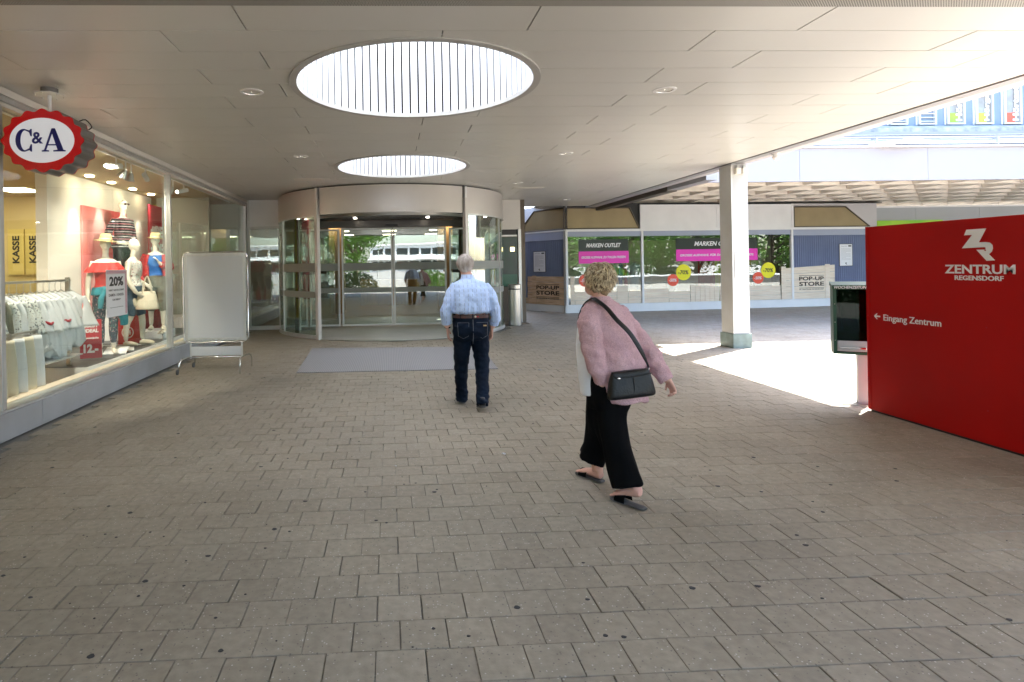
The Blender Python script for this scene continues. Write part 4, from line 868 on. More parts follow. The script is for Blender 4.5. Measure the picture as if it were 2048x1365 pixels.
for z, y in ((4.385, -.06), (4.51, .06), (4.65, .2)): obj('rail_pipe', MB().tube([(-.2, y, z), (26, y, z)], .014, 8), 'alu', t)
for i in range(9): bx('rail_bracket', (1.9+3.1*i, -.07, 4.335), (1.93+3.1*i, .05, 4.55), 'alu', t)
obj('slate_flashing', MB().prism([(.28, 4.741), (.28, 4.85), (.64, 4.98), (.64, 4.741)], -.2, 26, 'x'), mat('slate flashing', (.2, .23, .25), .7, 0, .5, 6, .3, 20, col2=(.42, .46, .5)), t)
bx('cladding', (-.2, .72, 4.9), (26, 1.1, 9.0), 'upper', t); bx('roof_mass', (-.2, 1.1, 3.9), (26, 10, 9.0), 'fasciaw', t)
words = {10: 'Hörbatterien', 11: 'Hörgeräte', 12: 'Hörtest'}
for i in range(22):
    x = 7.45-6.9 + (i-6+6)*.77 + .0; X = 5.20 + .77*(i+1) - .04
    x = X+.77*3 - 6.9 + .07
    z0, z1 = 5.02, 6.75; wv = .47
    for a, b in (((x, .66, z0), (x+.04, .735, z1)), ((x+wv-.04, .66, z0), (x+wv, .735, z1)), ((x+.04, .66, z0), (x+wv-.04, .735, z0+.04)), ((x+.04, .66, z1-.04), (x+wv-.04, .735, z1))):
        if a[0] == x and a[2] == z0 and b[2] == z1 and b[0] == x+.04: win = bx('window', a, b, 'alu_white', t)
        else: bx('frame', a, b, 'alu_white', win)
    bx('side_strip', (x-.05, .70, z0), (x-.02, .719, z1), 'white', win)
    word = {15.8: 'Hörtest', 15.03: 'Hörgeräte', 14.26: 'Hörbatterien'}; real = x+6.9; kk = [v for k_, v in word.items() if abs(k_-real) < .3]
    if kk:
        bx('pane', (x+.04, .70, z0+.04), (x+wv-.04, .708, z1-.04), M['dark_window'] if False else mat('poster in window', (.18, .15, .14), .3, 0, .4, 2.2, col2=(.35, .38, .36)), win)
        bx('poster_foot', (x+.05, .692, z0+.05), (x+.3, .699, z0+.30), ['greensign', 'orange', 'lav'][len(kk[0]) % 3], win)
        wd = .13*len(kk[0]); text('lettering', kk[0], .1, 'letter', win, (x+.32, .688, z0+.09+wd/2), '-Y', bold=.004, w=wd, h=.17, spin=pi/2)
    elif real < 14.0:
        for q in range(17): obj('louvre', MB().obox((x+wv/2, .69, z0+.09+.1*q), (wv-.08, .05, .02), 0, .5), 'alu_white', win)
    else: bx('pane', (x+.04, .70, z0+.04), (x+wv-.04, .708, z1-.04), 'dark_window', win)
bx('white_top', (-.2, .70, 6.95), (26, .715, 7.4), 'white', t)
t = thing('flood_light', (12.45, 13.45, 4.30), 'grey flood light on an arm over the white fascia', 'flood light')
obj('arm', MB().tube([(-.75, .13, .06), (-.35, .05, .06), (-.1, -.1, .05)], .022, 10, 3), 'white', t, sm=True); bx('box', (-.45, -.05, 0), (-.25, .08, .12), 'white', t, bevel=.01)
obj('head', MB().obox((.1, -.25, .07), (.42, .3, .05), .0, .5), 'white', t); obj('lens', MB().obox((.1, -.263, .046), (.36, .24, .012), .0, .5), 'signside', t)
# dark beam linking the two roofs
t = thing('brown_beam', (6.72, 11.6, 0), 'dark brown beam running under the outlet roof edge', 'beam')
bx('beam', (-.08, 1.9, 3.27), (.16, 8.0, 3.49), 'bronzeframe', t); bx('end_piece', (-.08, .2, 3.29), (.16, 1.89, 3.49), 'edge', t)

# ================================================================ CLOTHES SHOP ON THE LEFT
XG = -3.76
t = shop = thing('clothes_shop', (XL, 5, 0), 'clothes shop with tall display windows along the left of the passage', 'building')
P = lambda x, y, z: (x-XL, y-5, z)
def sb(name, a, b, m, bevel=0, par=None): return bx(name, P(*a), P(*b), m, par or t, bevel)
ys = [-2.7, .6, 5.67, 9.95, 15.08]
for a, b in ((-2.7, 2.2), (2.2, 6.2), (6.2, 10.2), (10.2, 15.1)): sb('plinth', (XL-.14, a+.003, 0), (XL, b-.003, .262), 'plinth', .004)
sb('sill', (XL-.2, -2.7, .262), (XL-.015, 15.1, .285), 'alu'); sb('sill_board', (-4.02, -2.7, .262), (XL-.2, 15.1, .29), 'plank_pale')
sb('top_rail', (XL-.14, -2.7, 3.30), (XL+.0, 15.1, ZC-.006), 'cream'); sb('top_rail', (XL-.12, -2.7, 3.25), (XL-.025, 15.1, 3.298), 'alu'); sb('top_rail', (XL-.14, -2.7, 3.21), (XL-.06, 15.1, 3.248), 'cream')
for y in ys[1:]:
    sb('mullion', (XL-.13, y-.045, .285), (XL-.03, y+.005, 3.21), 'alu', .003); sb('mullion', (XL-.12, y+.009, .285), (XL-.05, y+.05, 3.21), 'alu', .003)
for a, b in zip(ys, ys[1:]): sb('glass_pane', (XG-.008, a+.05, .285), (XG, b-.05, 3.21), 'glass')
sb('interior_floor', (-14, -2.7, .02), (-4.02, 15.1, .06), 'wood'); sb('interior_floor', (-4.02, -2.7, .02), (-3.8, 15.1, .06), 'wood')
sb('interior_ceiling', (-14, -2.7, 3.27), (XL-.15, 15.1, 3.30), 'shopceil')
sb('inner_wall', (-14.2, -2.9, 0), (-14, 15.3, 3.3), 'shopyellow'); sb('inner_wall', (-14, 15.12, 0), (XL-.05, 15.3, ZC), 'cream'); sb('inner_wall', (-14, -2.9, 0), (XL-.05, -2.72, ZC), 'cream')
sb('window_backdrop', (-5.62, 9.56, .06), (-5.5, 13.6, 3.27), 'cream'); sb('backdrop_edge', (-5.64, 9.45, .06), (-5.46, 9.559, 3.27), 'cream')
sb('window_backdrop', (-5.4, 13.65, .06), (-4.2, 13.72, 3.27), mat('grey green wall', (.38, .4, .35), .6, 0, .05, 1)); sb('yellow_strip', (-5.9, 14.4, .06), (-5.0, 14.45, 3.2), mat('bright yellow board', (.7, .6, .03), .5))
sb('stage', (-5.4, 7.75, .06), (-3.98, 9.95, .33), 'white'); sb('stage', (-5.4, 9.96, .06), (-3.98, 12.6, .345), 'white'); sb('stage_top', (-5.36, 7.78, .331), (-4.02, 9.93, .337), 'stagemat'); sb('stage_top', (-5.36, 9.98, .346), (-4.02, 12.58, .352), 'stagemat')
sb('partition', (-9.6, 13.1, .06), (-7.0, 13.2, 3.27), 'shopyellow')
for cx, w_ in ((-8.22, .34), (-7.86, .30)):
    p_ = sb('till_sign', (cx-w_/2, 13.05, 1.55), (cx+w_/2, 13.09, 2.55), 'panel_on' if False else mat('till sign yellow', (.75, .62, .22), .6, 0, .03, 1)); text('lettering', 'KASSE', .1, 'letter_black', p_, P(cx, 13.045, 2.10), '-Y', bold=.003, w=.60, h=.15, spin=pi/2)
sb('till_counter', (-9.4, 12.0, .06), (-7.2, 12.5, 1.15), 'white'); sb('till_shelf', (-9.4, 12.0, 1.5), (-8.5, 12.02, 1.85), 'stagemat')
for x in (-7.5, -9.5, -11.5, -13):
    for y in (0, 3, 6, 9, 12): sb('ceiling_glow', (x-.3, y-.3, 3.255), (x+.3, y+.3, 3.268), 'panel_on')
for y in (10.9, 11.5): sb('low_bench', (-5.3, y+2.0, .06), (-4.5, y+2.4, .55), 'white')
tag(sb('red_poster', (-5.49, 10.5, .8), (-5.46, 12.25, 2.78), 'redposter'), None)
bp_ = sb('red_banner', (-5.30, 12.9, .7), (-5.28, 14.3, 3.05), mat('banner red', (.45, .01, .03), .6, 0, .15, 1))
text('lettering', '#BEST', .1, 'letter', bp_, P(-5.275, 13.55, 2.45), '+X', bold=.006, w=1.1, h=.30); text('lettering', '#DEAL', .1, 'letter', bp_, P(-5.275, 13.55, 2.05), '+X', bold=.006, w=1.1, h=.30)
sb('red_column', (-4.95, 11.6, .35), (-4.6, 11.9, 1.2), 'darkred')
# lamps: wall washers, lit
def spot(loc, dirv, watts, size, name='shop_spot'):
    l = bpy.data.lights.new(name, 'SPOT'); l.energy = watts; l.spot_size = radians(size); l.spot_blend = .6; l.color = (1, .88, .72); l.shadow_soft_size = .03
    o = bpy.data.objects.new(name, l); C.objects.link(o); o.location = loc; o.rotation_euler = Vector(dirv).to_track_quat('-Z', 'Y').to_euler(); return o
for i, y in enumerate((10.3, 11.1, 12.0, 12.9)):
    sb('recessed_lamp', (-5.27, y-.05, 3.25), (-5.17, y+.05, 3.268), 'lamp_on'); spot((-5.24, y, 3.2), (-.14, 0, -1), 15, 42)
def track_spot(loc, d, label, style=0, lit=True):
    t = thing('track_spotlight', loc, label, 'spotlight', group='spotlights on the shop window track'); d = Vector(d).normalized(); h = .13
    obj('stem', MB().tube([(0, 0, .0), (0, 0, -h)], .012, 8), 'white', t)
    p0 = Vector((0, 0, -h))
    if style: obj('shade', MB().tube([tuple(p0), tuple(p0+d*.05), tuple(p0+d*.13)], [.025, .045, .075], 18, 3, caps=False), 'steel', t, sm=True)
    else: obj('shade', MB().tube([tuple(p0-d*.08), tuple(p0+d*.14)], .042, 18), 'white', t, sm=40)
    e = p0+d*(.10 if style else .141); obj('lamp', MB().ell(tuple(e), (.03, .03, .02)), 'tiny_on' if lit else 'chrome', t, sm=True)
for i, (x, y, d, st, lb) in enumerate([(-3.95, 8.55, (-.6, -.7, -.1), 0, 'white tube spotlight left of the silver pair behind the first window'), (-3.95, 8.85, (-.5, .1, -.8), 1, 'upper silver bell spotlight behind the first shop window'), (-4.0, 9.15, (-.3, .2, -1), 1, 'lower silver bell spotlight behind the first shop window'), (-3.95, 9.55, (-.2, .9, -.2), 0, 'white tube spotlight beside the window mullion'), (-3.95, 10.75, (-.5, -.1, -.8), 1, 'silver bell spotlight behind the second shop window'), (-3.95, 11.3, (-.5, -.6, -.2), 0, 'white tube spotlight behind the second shop window')]): track_spot((x, y, 3.25), d, lb, st)
tag(bx('light_track', (-3.98, 5.8, 3.245), (-3.93, 14.5, 3.262), 'white'), 'white light track along the shop window ceiling', 'light track')
spot((-3.95, 8.4, 3.1), (-.45, .8, -.9), 34, 110); spot((-3.95, 9.7, 3.1), (-.6, .7, -.8), 34, 110); spot((-3.95, 6.6, 3.1), (-.3, .4, -1), 48, 100)
# 20 % poster on the glass
t = thing('discount_poster', (XG+.003, 8.10, 0), 'white 20% discount poster with striped edge on the shop glass', 'poster')
bx('sheet', (0, -.31, .975), (.002, .30, 1.61), 'paper', t); bx('striped_edge', (.0022, -.30, 1.555), (.003, .29, 1.603), 'hatch', t); bx('striped_edge', (.0022, .235, .99), (.003, .29, 1.554), 'hatch', t)
for tx, z, w_, h_, bo in (('20%', 1.455, .40, .13, .004), ('RABATT AUF DAS GESAMTE', 1.335, .44, .025, .001), ('DAMEN- / KINDER-', 1.27, .44, .036, .001), ('SORTIMENT*', 1.205, .24, .026, .001), ('*ausgenommen bereits reduzierte Ware', 1.10, .40, .014, 0)): text('lettering', tx, .1, 'letter_black', t, (.0030, -.02, z), '+X', bold=bo, w=w_, h=h_, ext=.0005)
t = thing('deal_card', (-4.35, 8.55, .337), 'red leaning price card reading BEST DEAL 12.- on the stage', 'price card', rz=.35)
bx('card', (-.14, 0, 0), (.14, .012, .56), mat('card red', (.5, .01, .02), .5), t)
for tx, z, w_, h_ in (('#BEST', .47, .2, .06), ('#DEAL', .395, .2, .06), ('Kapuzenjacke', .29, .2, .035), ('12.-', .14, .19, .13)): text('lettering', tx, .1, 'letter', t, (0, -.003, z), '-Y', bold=.005, w=w_, h=h_)
obj('strut', MB().obox((0, .09, .25), (.04, .006, .52), 0, .3), 'white', t)
t = thing('red_display_box', (-4.45, 9.95, .352), 'red display box with a white 24 in a ring on the stage', 'display box')
bx('box', (-.16, 0, 0), (.12, .3, .62), 'redtop', t); obj('ring', MB().lathe([(.085, -.004), (.1, -.004), (.1, 0), (.085, 0)], seg=32, close=True), 'letter', t).rotation_euler = (pi/2, 0, 0)
t.children[-1].location = (0, -.003, .2); text('lettering', '24', .1, 'letter', t, (0, -.003, .2), '-Y', bold=.003, w=.11, h=.08)
# shoe stand and booklet
t = thing('shoe_stand', (-4.12, 10.6, .352), 'small white shoe stand with a pale sandal near the window', 'shoe stand')
obj('stem', MB().lathe([(.06, 0), (.06, .01), (.012, .02), (.012, .09), (.05, .1), (.001, .102)], seg=20), 'chrome', t, sm=True); obj('sandal', MB().tube([(-.02, -.12, .115), (0, -.03, .115), (0, .08, .14), (0, .12, .16)], [(.035, .012), (.04, .014), (.03, .014), (.03, .02)], 12, 3).tube([(-.045, -.05, .12), (0, -.05, .16), (.045, -.05, .12)], .014, 8, 3), 'bone', t, sm=True)
tag(obj('open_booklet', MB().obox((-4.25, 9.35, .35), (.3, .42, .012), .4).obox((-4.2, 9.0, .38), (.32, .3, .01), .2, .25), 'paper'), 'white sheets lying between the mannequins on the stage', 'booklet')
tag(obj('round_plinth', MB().lathe([(.001, .0), (.34, 0), (.34, .13), (.001, .13)], c=(-4.4, 10.98, .352), seg=48), 'white', sm=30), 'round white plinth under the rear mannequin', 'plinth')
tag(bx('tall_plinth', (-5.15, 10.5, .352), (-4.62, 11.05, 1.12), 'white'), 'tall white plinth under the mannequin with sunglasses', 'plinth')

# ---- mannequins
TS = [(0,0,.80,.14,.10),(0,.005,.9,.172,.122),(0,0,1.0,.155,.11),(0,-.0,1.1,.125,.092),(0,-.012,1.25,.148,.112),(0,-.005,1.36,.165,.098),(0,0,1.42,.135,.075),(0,0,1.455,.06,.052)]
def torso(mb, z0, z1, inf=0, top=True, flare=0):
    q = cat(TS, 6); q = [s for s in q if z0 <= s[2] <= z1]
    mb.slices([(s[0], s[1], s[2], s[3]+inf+flare*max(0, 1.05-s[2]), s[4]+inf+flare*max(0, 1.05-s[2])) for s in q], seg=28, k=1); return mb
LEG = lambda s, off=(0, 0), kn=(0, 0): [(s*.085, 0, .86), (s*.095+kn[0]*.5, kn[1]*.5, .68), (s*.09+kn[0], -.01+kn[1], .5), (s*.09+(kn[0]+off[0])*.6, .005+(kn[1]+off[1])*.6, .36), (s*.09+off[0], off[1], .1)]
LR = [.088, .078, .056, .052, .034]
def arm(mb, pts, r=(.045, .042, .033, .024), inf=0): mb.tube(pts, [a+inf for a in r], 14, 4); return mb
def hand(mb, w, d, n, s=1, side=1, curl=.5, open_=1.0):
    """palm and five bent fingers; w wrist, d hand direction, n palm normal"""
    w, d, n = Vector(w), Vector(d).normalized(), Vector(n); n = (n-d*n.dot(d)).normalized(); a = d.cross(n)*side
    p = w+d*.045*s; mb.tube([tuple(w-d*.02*s), tuple(w+d*.02*s), tuple(w+d*.06*s), tuple(w+d*.088*s)], [(.024*s, .018*s), (.033*s, .016*s), (.04*s, .014*s), (.038*s, .012*s)], 12, 2, flat=tuple(a))
    for i, (o, l) in enumerate(((-.03, .066), (-.010, .076), (.011, .071), (.031, .055))):
        b = w+d*.082*s+a*o*s; c = curl*(.8+.15*i); d1 = (d*cos(c*.5)+n*sin(c*.5)); d2 = (d*cos(c*1.4)+n*sin(c*1.4)); d3 = (d*cos(c*2.2)+n*sin(c*2.2))
        q = [b, b+d1*l*.42*s, b+d1*l*.42*s+d2*l*.32*s, b+d1*l*.42*s+d2*l*.32*s+d3*l*.26*s]
        mb.tube([tuple(x) for x in q], [.0095*s, .009*s, .008*s, .0065*s], 8, 2)
    b = w+d*.02*s-a*.028*s; d1 = (d*.75-a*.62+n*.25).normalized(); d2 = (d*.9-a*.25+n*.4).normalized()
    mb.tube([tuple(b), tuple(b+d1*.034*s), tuple(b+d1*.034*s+d2*.032*s)], [.013*s, .0105*s, .0075*s], 8, 3); return mb
def mannequin(loc, rz, label, armL, armR, top, bottom, extras=(), legs=((0, 0), (0, 0), (0, 0), (0, 0)), shoe=None, bare=False, headturn=0):
    t = thing('mannequin', loc, label, 'mannequin', rz=rz, group='mannequins in the shop window')
    b = MB(); torso(b, .8, 1.46); b.tube([(0, 0, 1.42), (0, -.005, 1.50), (0, -.02, 1.58)], [(.055, .05), (.043, .043), (.045, .045)], 16, 3)
    b.ell((0, -.02, 1.675), (.07, .088, .108)); b.ell((0, -.05, 1.615), (.048, .055, .05)); b.tube([(0, -.10, 1.69), (0, -.122, 1.655), (0, -.105, 1.645)], .011, 8, 2)
    for s in (-1, 1): b.ell((s*.07, -.01, 1.665), (.01, .02, .03))
    for s, (o, k) in ((1, (legs[0], legs[1])), (-1, (legs[2], legs[3]))):
        L = LEG(s, o, k); b.tube(L, LR, 16, 3); f = L[-1]; b.tube([(f[0], f[1]+.02, .06), (f[0]+s*.01, f[1]-.06, .035), (f[0]+s*.015, f[1]-.17, .02)], [(.032, .045), (.04, .032), (.03, .018)], 12, 3)
    for s, A_ in ((1, armL), (-1, armR)):
        arm(b, A_); d = Vector(A_[-1])-Vector(A_[-2]); hand(b, A_[-1], d, (-s, 0, 0), .88, s, .35)
    link('body', remesh(b, .009, 3), 'mann', t)
    for e in extras: e(t, armL, armR, legs)
    return t
def wr(amp, f, seed): return lambda co, n: amp*noise.noise(Vector((co.x*f, co.y*f, co.z*f*.6+seed)))
def top_with_sleeves(m, z0, z1, inf=.014, sl=0, flare=0, sr=.012, name='top', amp=.012):
    def f(t, aL, aR, lg):
        b = MB(); torso(b, z0, z1, inf, flare=flare)
        if sl:
            for A_ in (aL, aR):
                n = len(A_) if sl == 3 else sl+1; arm(b, A_[:n], (.05, .045, .036, .03)[:n], sr)
        link(name, remesh(b, .009, 3, wr(amp, 14, 3)), m, t)
    return f
def trousers(m, zend=.12, inf=.012, name='trousers', flare=0, hi=1.02):
    def f(t, aL, aR, lg):
        b = MB(); torso(b, .79, hi, inf)
        for s, (o, k) in ((1, (lg[0], lg[1])), (-1, (lg[2], lg[3]))):
            L = LEG(s, o, k); q = cat([p+(r,) for p, r in zip(L, LR)], 6); q = [p for p in q if p[2] >= zend]
            b.tube([p[:3] for p in q], [p[3]+inf+flare*(1 if i > len(q)*.5 else 0) for i, p in enumerate(q)], 18)
        link(name, remesh(b, .009, 2, wr(.01, 15, 7)), m, t)
    return f
def hat(m, band='stagemat', tilt=.1):
    def f(t, aL, aR, lg):
        h = obj('straw_hat', MB().lathe([(.072, 0), (.155, -.012), (.16, -.006), (.088, .008), (.082, .06), (.06, .105), (.03, .095), (.001, .092)], seg=36), m, t, sm=True); h.location = (0, -.02, 1.72); h.rotation_euler = (tilt, .08, 0)
        obj('hat_band', MB().lathe([(.089, .012), (.0875, .035), (.086, .035), (.0875, .012)], seg=36, close=True), 'bone', h, sm=True)
    return f
def tied_sweater(t, aL, aR, lg):
    b = MB(); b.slices([(0, 0, .9, .20, .15), (0, 0, .96, .195, .145), (0, 0, 1.02, .175, .13)], seg=28, k=3); b.tube([(.17, -.06, .97), (.2, -.05, .8), (.23, .0, .6), (.24, .02, .42)], [(.05, .03), (.07, .045), (.075, .045), (.055, .03)], 14, 4); b.tube([(.0, -.14, .98), (-.08, -.17, .86), (-.1, -.17, .7)], [.03, .045, .04], 12, 4); b.tube([(.19, .0, .96), (.1, -.12, .97), (-.05, -.15, .97)], .04, 12, 3)
    link('tied_sweater', remesh(b, .009, 3, wr(.02, 12, 1)), 'teal', t)
def ruffle(t, aL, aR, lg):
    mb = MB(); n = 72; vs = []
    for z, r, a in ((1.385, 0, .0), (1.33, .035, .012), (1.27, .07, .025), (1.24, .085, .03)):
        for i in range(n):
            q = 2*pi*i/n; k = r+a*sin(q*11); vs.append(((.185+k)*cos(q), (.115+k*.8)*sin(q)-.005, z))
    f = [(j*n+i, j*n+(i+1) % n, (j+1)*n+(i+1) % n, (j+1)*n+i) for j in range(3) for i in range(n)]; obj('ruffle', mb.add(vs, f), 'redtop', t, sm=True)
def shades(t, aL, aR, lg):
    g = obj('sunglasses', MB().ell((-.034, -.108, 1.69), (.028, .006, .021)).ell((.034, -.108, 1.69), (.028, .006, .021)).tube([(-.03, -.112, 1.697), (.03, -.112, 1.697)], .005, 6).tube([(.062, -.1, 1.695), (.075, -.02, 1.69)], .004, 6).tube([(-.062, -.1, 1.695), (-.075, -.02, 1.69)], .004, 6), mat('brown lens', (.05, .02, .01), .1, 0, .1, 3), t, sm=True)
def blue_front(t, aL, aR, lg): link('blue_top', remesh(torso(MB(), 1.0, 1.40, .012), .009, 2, wr(.008, 14, 5)), 'bluetop', t)
def white_shoes(t, aL, aR, lg):
    for s, o in ((1, lg[0]), (-1, lg[2])):
        x, y = s*.09+o[0], o[1]; mb = MB().tube([(x, y+.035, .035), (x, y-.05, .04), (x+s*.01, y-.15, .03), (x+s*.01, y-.185, .02)], [(.04, .035), (.046, .042), (.046, .03), (.03, .018)], 14, 4); obj('shoe', mb, 'bone', t, sm=True)
mannequin((-4.3, 8.92, .34), .55, 'mannequin in red off-shoulder top, straw hat and teal sweater round the waist',
    [(.16, 0, 1.40), (.215, .0, 1.12), (.225, -.03, .9), (.215, -.05, .86)], [(-.16, 0, 1.40), (-.225, .02, 1.14), (-.24, .0, .9), (-.235, -.01, .84)], None, None,
    (top_with_sleeves('redtop', 1.0, 1.37, .014), ruffle, trousers('floral_dark', .14), tied_sweater, hat('straw')))
mannequin((-4.88, 10.78, 1.12), 1.15, 'highest mannequin in black striped knit and dark sunglasses',
    [(.16, 0, 1.40), (.27, .05, 1.14), (.2, -.09, .99), (.17, -.12, .97)], [(-.16, 0, 1.40), (-.27, .05, 1.14), (-.2, -.09, .99), (-.16, -.12, .98)], None, None,
    (top_with_sleeves('stripetop', .88, 1.44, .02, 2, .06, .018), trousers('blackcloth', .14), shades))
mannequin((-4.28, 9.80, .35), 1.7, 'bald mannequin in pale floral top holding a cream handbag',
    [(.16, 0, 1.40), (.2, .03, 1.14), (.19, -.15, 1.0), (.18, -.17, .99)], [(-.16, 0, 1.40), (-.23, .02, 1.13), (-.23, -.1, .9), (-.22, -.12, .88)], None, None,
    (top_with_sleeves('floral_pale', .98, 1.41, .016, 0, .05), trousers('jeans', .48, .018), white_shoes), legs=((.02, -.1), (.02, -.08), (0, .1), (0, .03)))
mannequin((-4.38, 10.98, .482), .35, 'mannequin in blue top, red patterned jacket, olive capris and straw hat',
    [(.16, 0, 1.40), (.25, .02, 1.15), (.1, -.16, 1.22), (.06, -.17, 1.27)], [(-.16, 0, 1.40), (-.24, .05, 1.14), (-.22, -.02, .9), (-.21, -.04, .86)], None, None,
    (blue_front, trousers('olive', .36, .022), hat('straw'), white_shoes,
     lambda t, aL, aR, lg: link('jacket', remesh(arm(arm(MB().slices([(0, .05, .98, .21, .085), (0, .055, 1.15, .19, .08), (0, .05, 1.35, .19, .08), (0, .03, 1.44, .10, .06)], k=4).slices([(.16, -.04, 1.0, .05, .09), (.15, -.04, 1.2, .05, .09), (.14, -.03, 1.4, .04, .07)], k=3).slices([(-.16, -.04, 1.0, .05, .09), (-.15, -.04, 1.2, .05, .09), (-.14, -.03, 1.4, .04, .07)], k=3), aL[:3], (.055, .06, .045), .012), aR[:3], (.055, .06, .045), .012), .009, 2, wr(.02, 14, 2)), 'redprint', t)), legs=((.03, -.06), (.02, -.06), (0, .05), (0, .02)))
t = thing('cream_handbag', (-4.02, 9.72, 1.0), 'large cream handbag hanging from the bald mannequin hand', 'handbag', rz=.2)
obj('bag', MB().slices([(0, 0, .0, .17, .07), (0, 0, .04, .18, .08), (0, 0, .2, .15, .06), (0, 0, .3, .12, .03)], k=4, ex=3.2), 'bone', t, sm=True)
obj('side_wing', MB().slices([(-.15, .01, .05, .05, .07), (-.2, 0, .18, .04, .05), (-.22, 0, .25, .01, .02)], k=4), 'bone', t, sm=True)
for y in (-.04, .04): obj('handle', MB().tube([(-.07, y, .28), (-.05, y, .42), (0, 0, .55), (.05, y, .42), (.07, y, .28)], .008, 8, 4), 'bone', t, sm=True)
t.location = (-4.02, 9.72, .95)
# ---- clothes racks
t = thing('clothes_rack', (-4.35, 7.0, .06), 'chromed rack crowded with white and print blouses behind the first window', 'clothes rack')
obj('rail', MB().tube([(0, -1.0, 1.42), (0, .98, 1.42)], .016, 10), 'steel', t, sm=40)
for y in (-.95, .97): bx('upright', (-.025, y-.02, 0), (.025, y+.02, 1.46), 'steel', t); bx('foot', (-.3, y-.03, 0), (.3, y+.03, .025), 'steel', t)
bx('shelf_plate', (-.3, .1, .42), (.2, .95, .435), 'alu', t); bx('shelf_leg', (-.2, .2, .0), (-.18, .22, .42), 'alu', t)
specs = [('leafprint', 'grey leaf print blouse', .25), ('leafprint', 'leaf print blouse', .25), ('olive', 'olive jacket', .0), ('leafprint', 'leaf print tunic', .1), ('whitecotton', 'plain white blouse', .1), ('leafprint', 'long leaf print tunic', .2), ('leafprint', 'leaf print blouse', .2)] + [('whitecotton', 'white ruffled blouse', .35)]*8
where = ['nearest the first mullion', 'second from the first mullion', 'third from the first mullion', 'fourth from the first mullion', 'fifth on the rack', 'sixth on the rack, before the white ones', 'seventh on the rack, touching the white ones', 'first of the white ones on the rack', 'second of the white ones on the rack', 'third of the white ones on the rack', 'fourth of the white ones on the rack', 'fifth of the white ones on the rack', 'sixth of the white ones on the rack', 'seventh of the white ones on the rack', 'last white one, by the rack upright']
for i, ((m_, lb, rf), wh) in enumerate(zip(specs, where)):
    g_ = garment('hanging_blouse', (-4.35+(.04 if i == 14 else 0), 6.12+.13*i, 1.48), .78+.16*sin(i*2.1), f'{lb} {wh}', m_, cat_='blouse', L=.74+.07*sin(i*1.3)+(.08 if m_ == 'leafprint' else 0), W=.36, D=.075, sleeve=.40, flare=1.3, ruff=rf*.9, seed=i, group='blouses on the window rack')
    if i in (8, 10, 11, 13): obj('red_trim', MB().tube([(-.2, -.05, -.42), (-.05, -.062, -.38), (.08, -.062, -.44), (.19, -.05, -.52), (.23, -.03, -.5)], [.012, .018, .014, .02, .01], 8, 5), 'darkred', g_, sm=True)
t = thing('low_rack', (-4.1, 6.35, .06), 'low rail with pale trousers hanging under the blouses', 'clothes rack')
obj('rail', MB().tube([(0, -.4, .86), (0, .5, .86)], .014, 8), 'steel', t); bx('upright', (-.02, .46, 0), (.02, .5, .88), 'steel', t); bx('upright', (-.02, .0, 0), (.02, .04, .88), 'steel', t); bx('foot', (-.25, .44, 0), (.25, .5, .02), 'steel', t)
for i in range(5):
    q = thing('hanging_trousers', (-4.1, 6.05+.16*i, .90), ['cream trousers nearest the mullion on the low rail', 'cream trousers second on the low rail', 'white trousers third on the low rail', 'cream trousers fourth on the low rail', 'white trousers last on the low rail'][i], 'trousers', rz=.3+.1*i, group='pale trousers on the low rail')
    mb = MB(); mb.slices([(-.07, 0, -.62, .075, .018), (-.07, 0, -.3, .08, .02), (-.05, 0, -.02, .085, .018)], k=4).slices([(.09, 0, -.6, .075, .018), (.08, 0, -.3, .08, .02), (.05, 0, -.02, .085, .018)], k=4)
    obj('cloth', mb, ['bone', 'bone', 'whitecotton', 'bone', 'whitecotton'][i], q, sm=True); obj('hanger', MB().tube([(-.12, 0, -.01), (.12, 0, -.01)], .006, 6).tube([(0, 0, -.01), (0, 0, .0)], .004, 6), 'steel', q)
t = thing('black_garment_rail', (-8.3, 10.6, .06), 'dark rail of clothes deep inside the shop', 'clothes rack')
obj('rail', MB().tube([(-.9, 0, 0), (-.9, 0, 1.5), (.9, 0, 1.5), (.9, 0, 0)], .02, 8), 'black', t)
for i in range(8): garment('hanging_garment', (-9.0+.2*i, 10.6, 1.56), 1.2+.1*sin(i), ['black blouse', 'print blouse', 'grey blouse', 'dark blouse', 'white blouse', 'olive blouse', 'black top', 'print top'][i]+' deep inside the shop, number of hangers from the left: '+['none', 'one', 'two', 'three', 'four', 'five', 'six', 'seven'][i], ['blackcloth', 'leafprint', 'stagemat', 'blackcloth', 'whitecotton', 'olive', 'blackcloth', 'leafprint'][i], seed=40+i, group='clothes deep in the shop', ruff=.0)

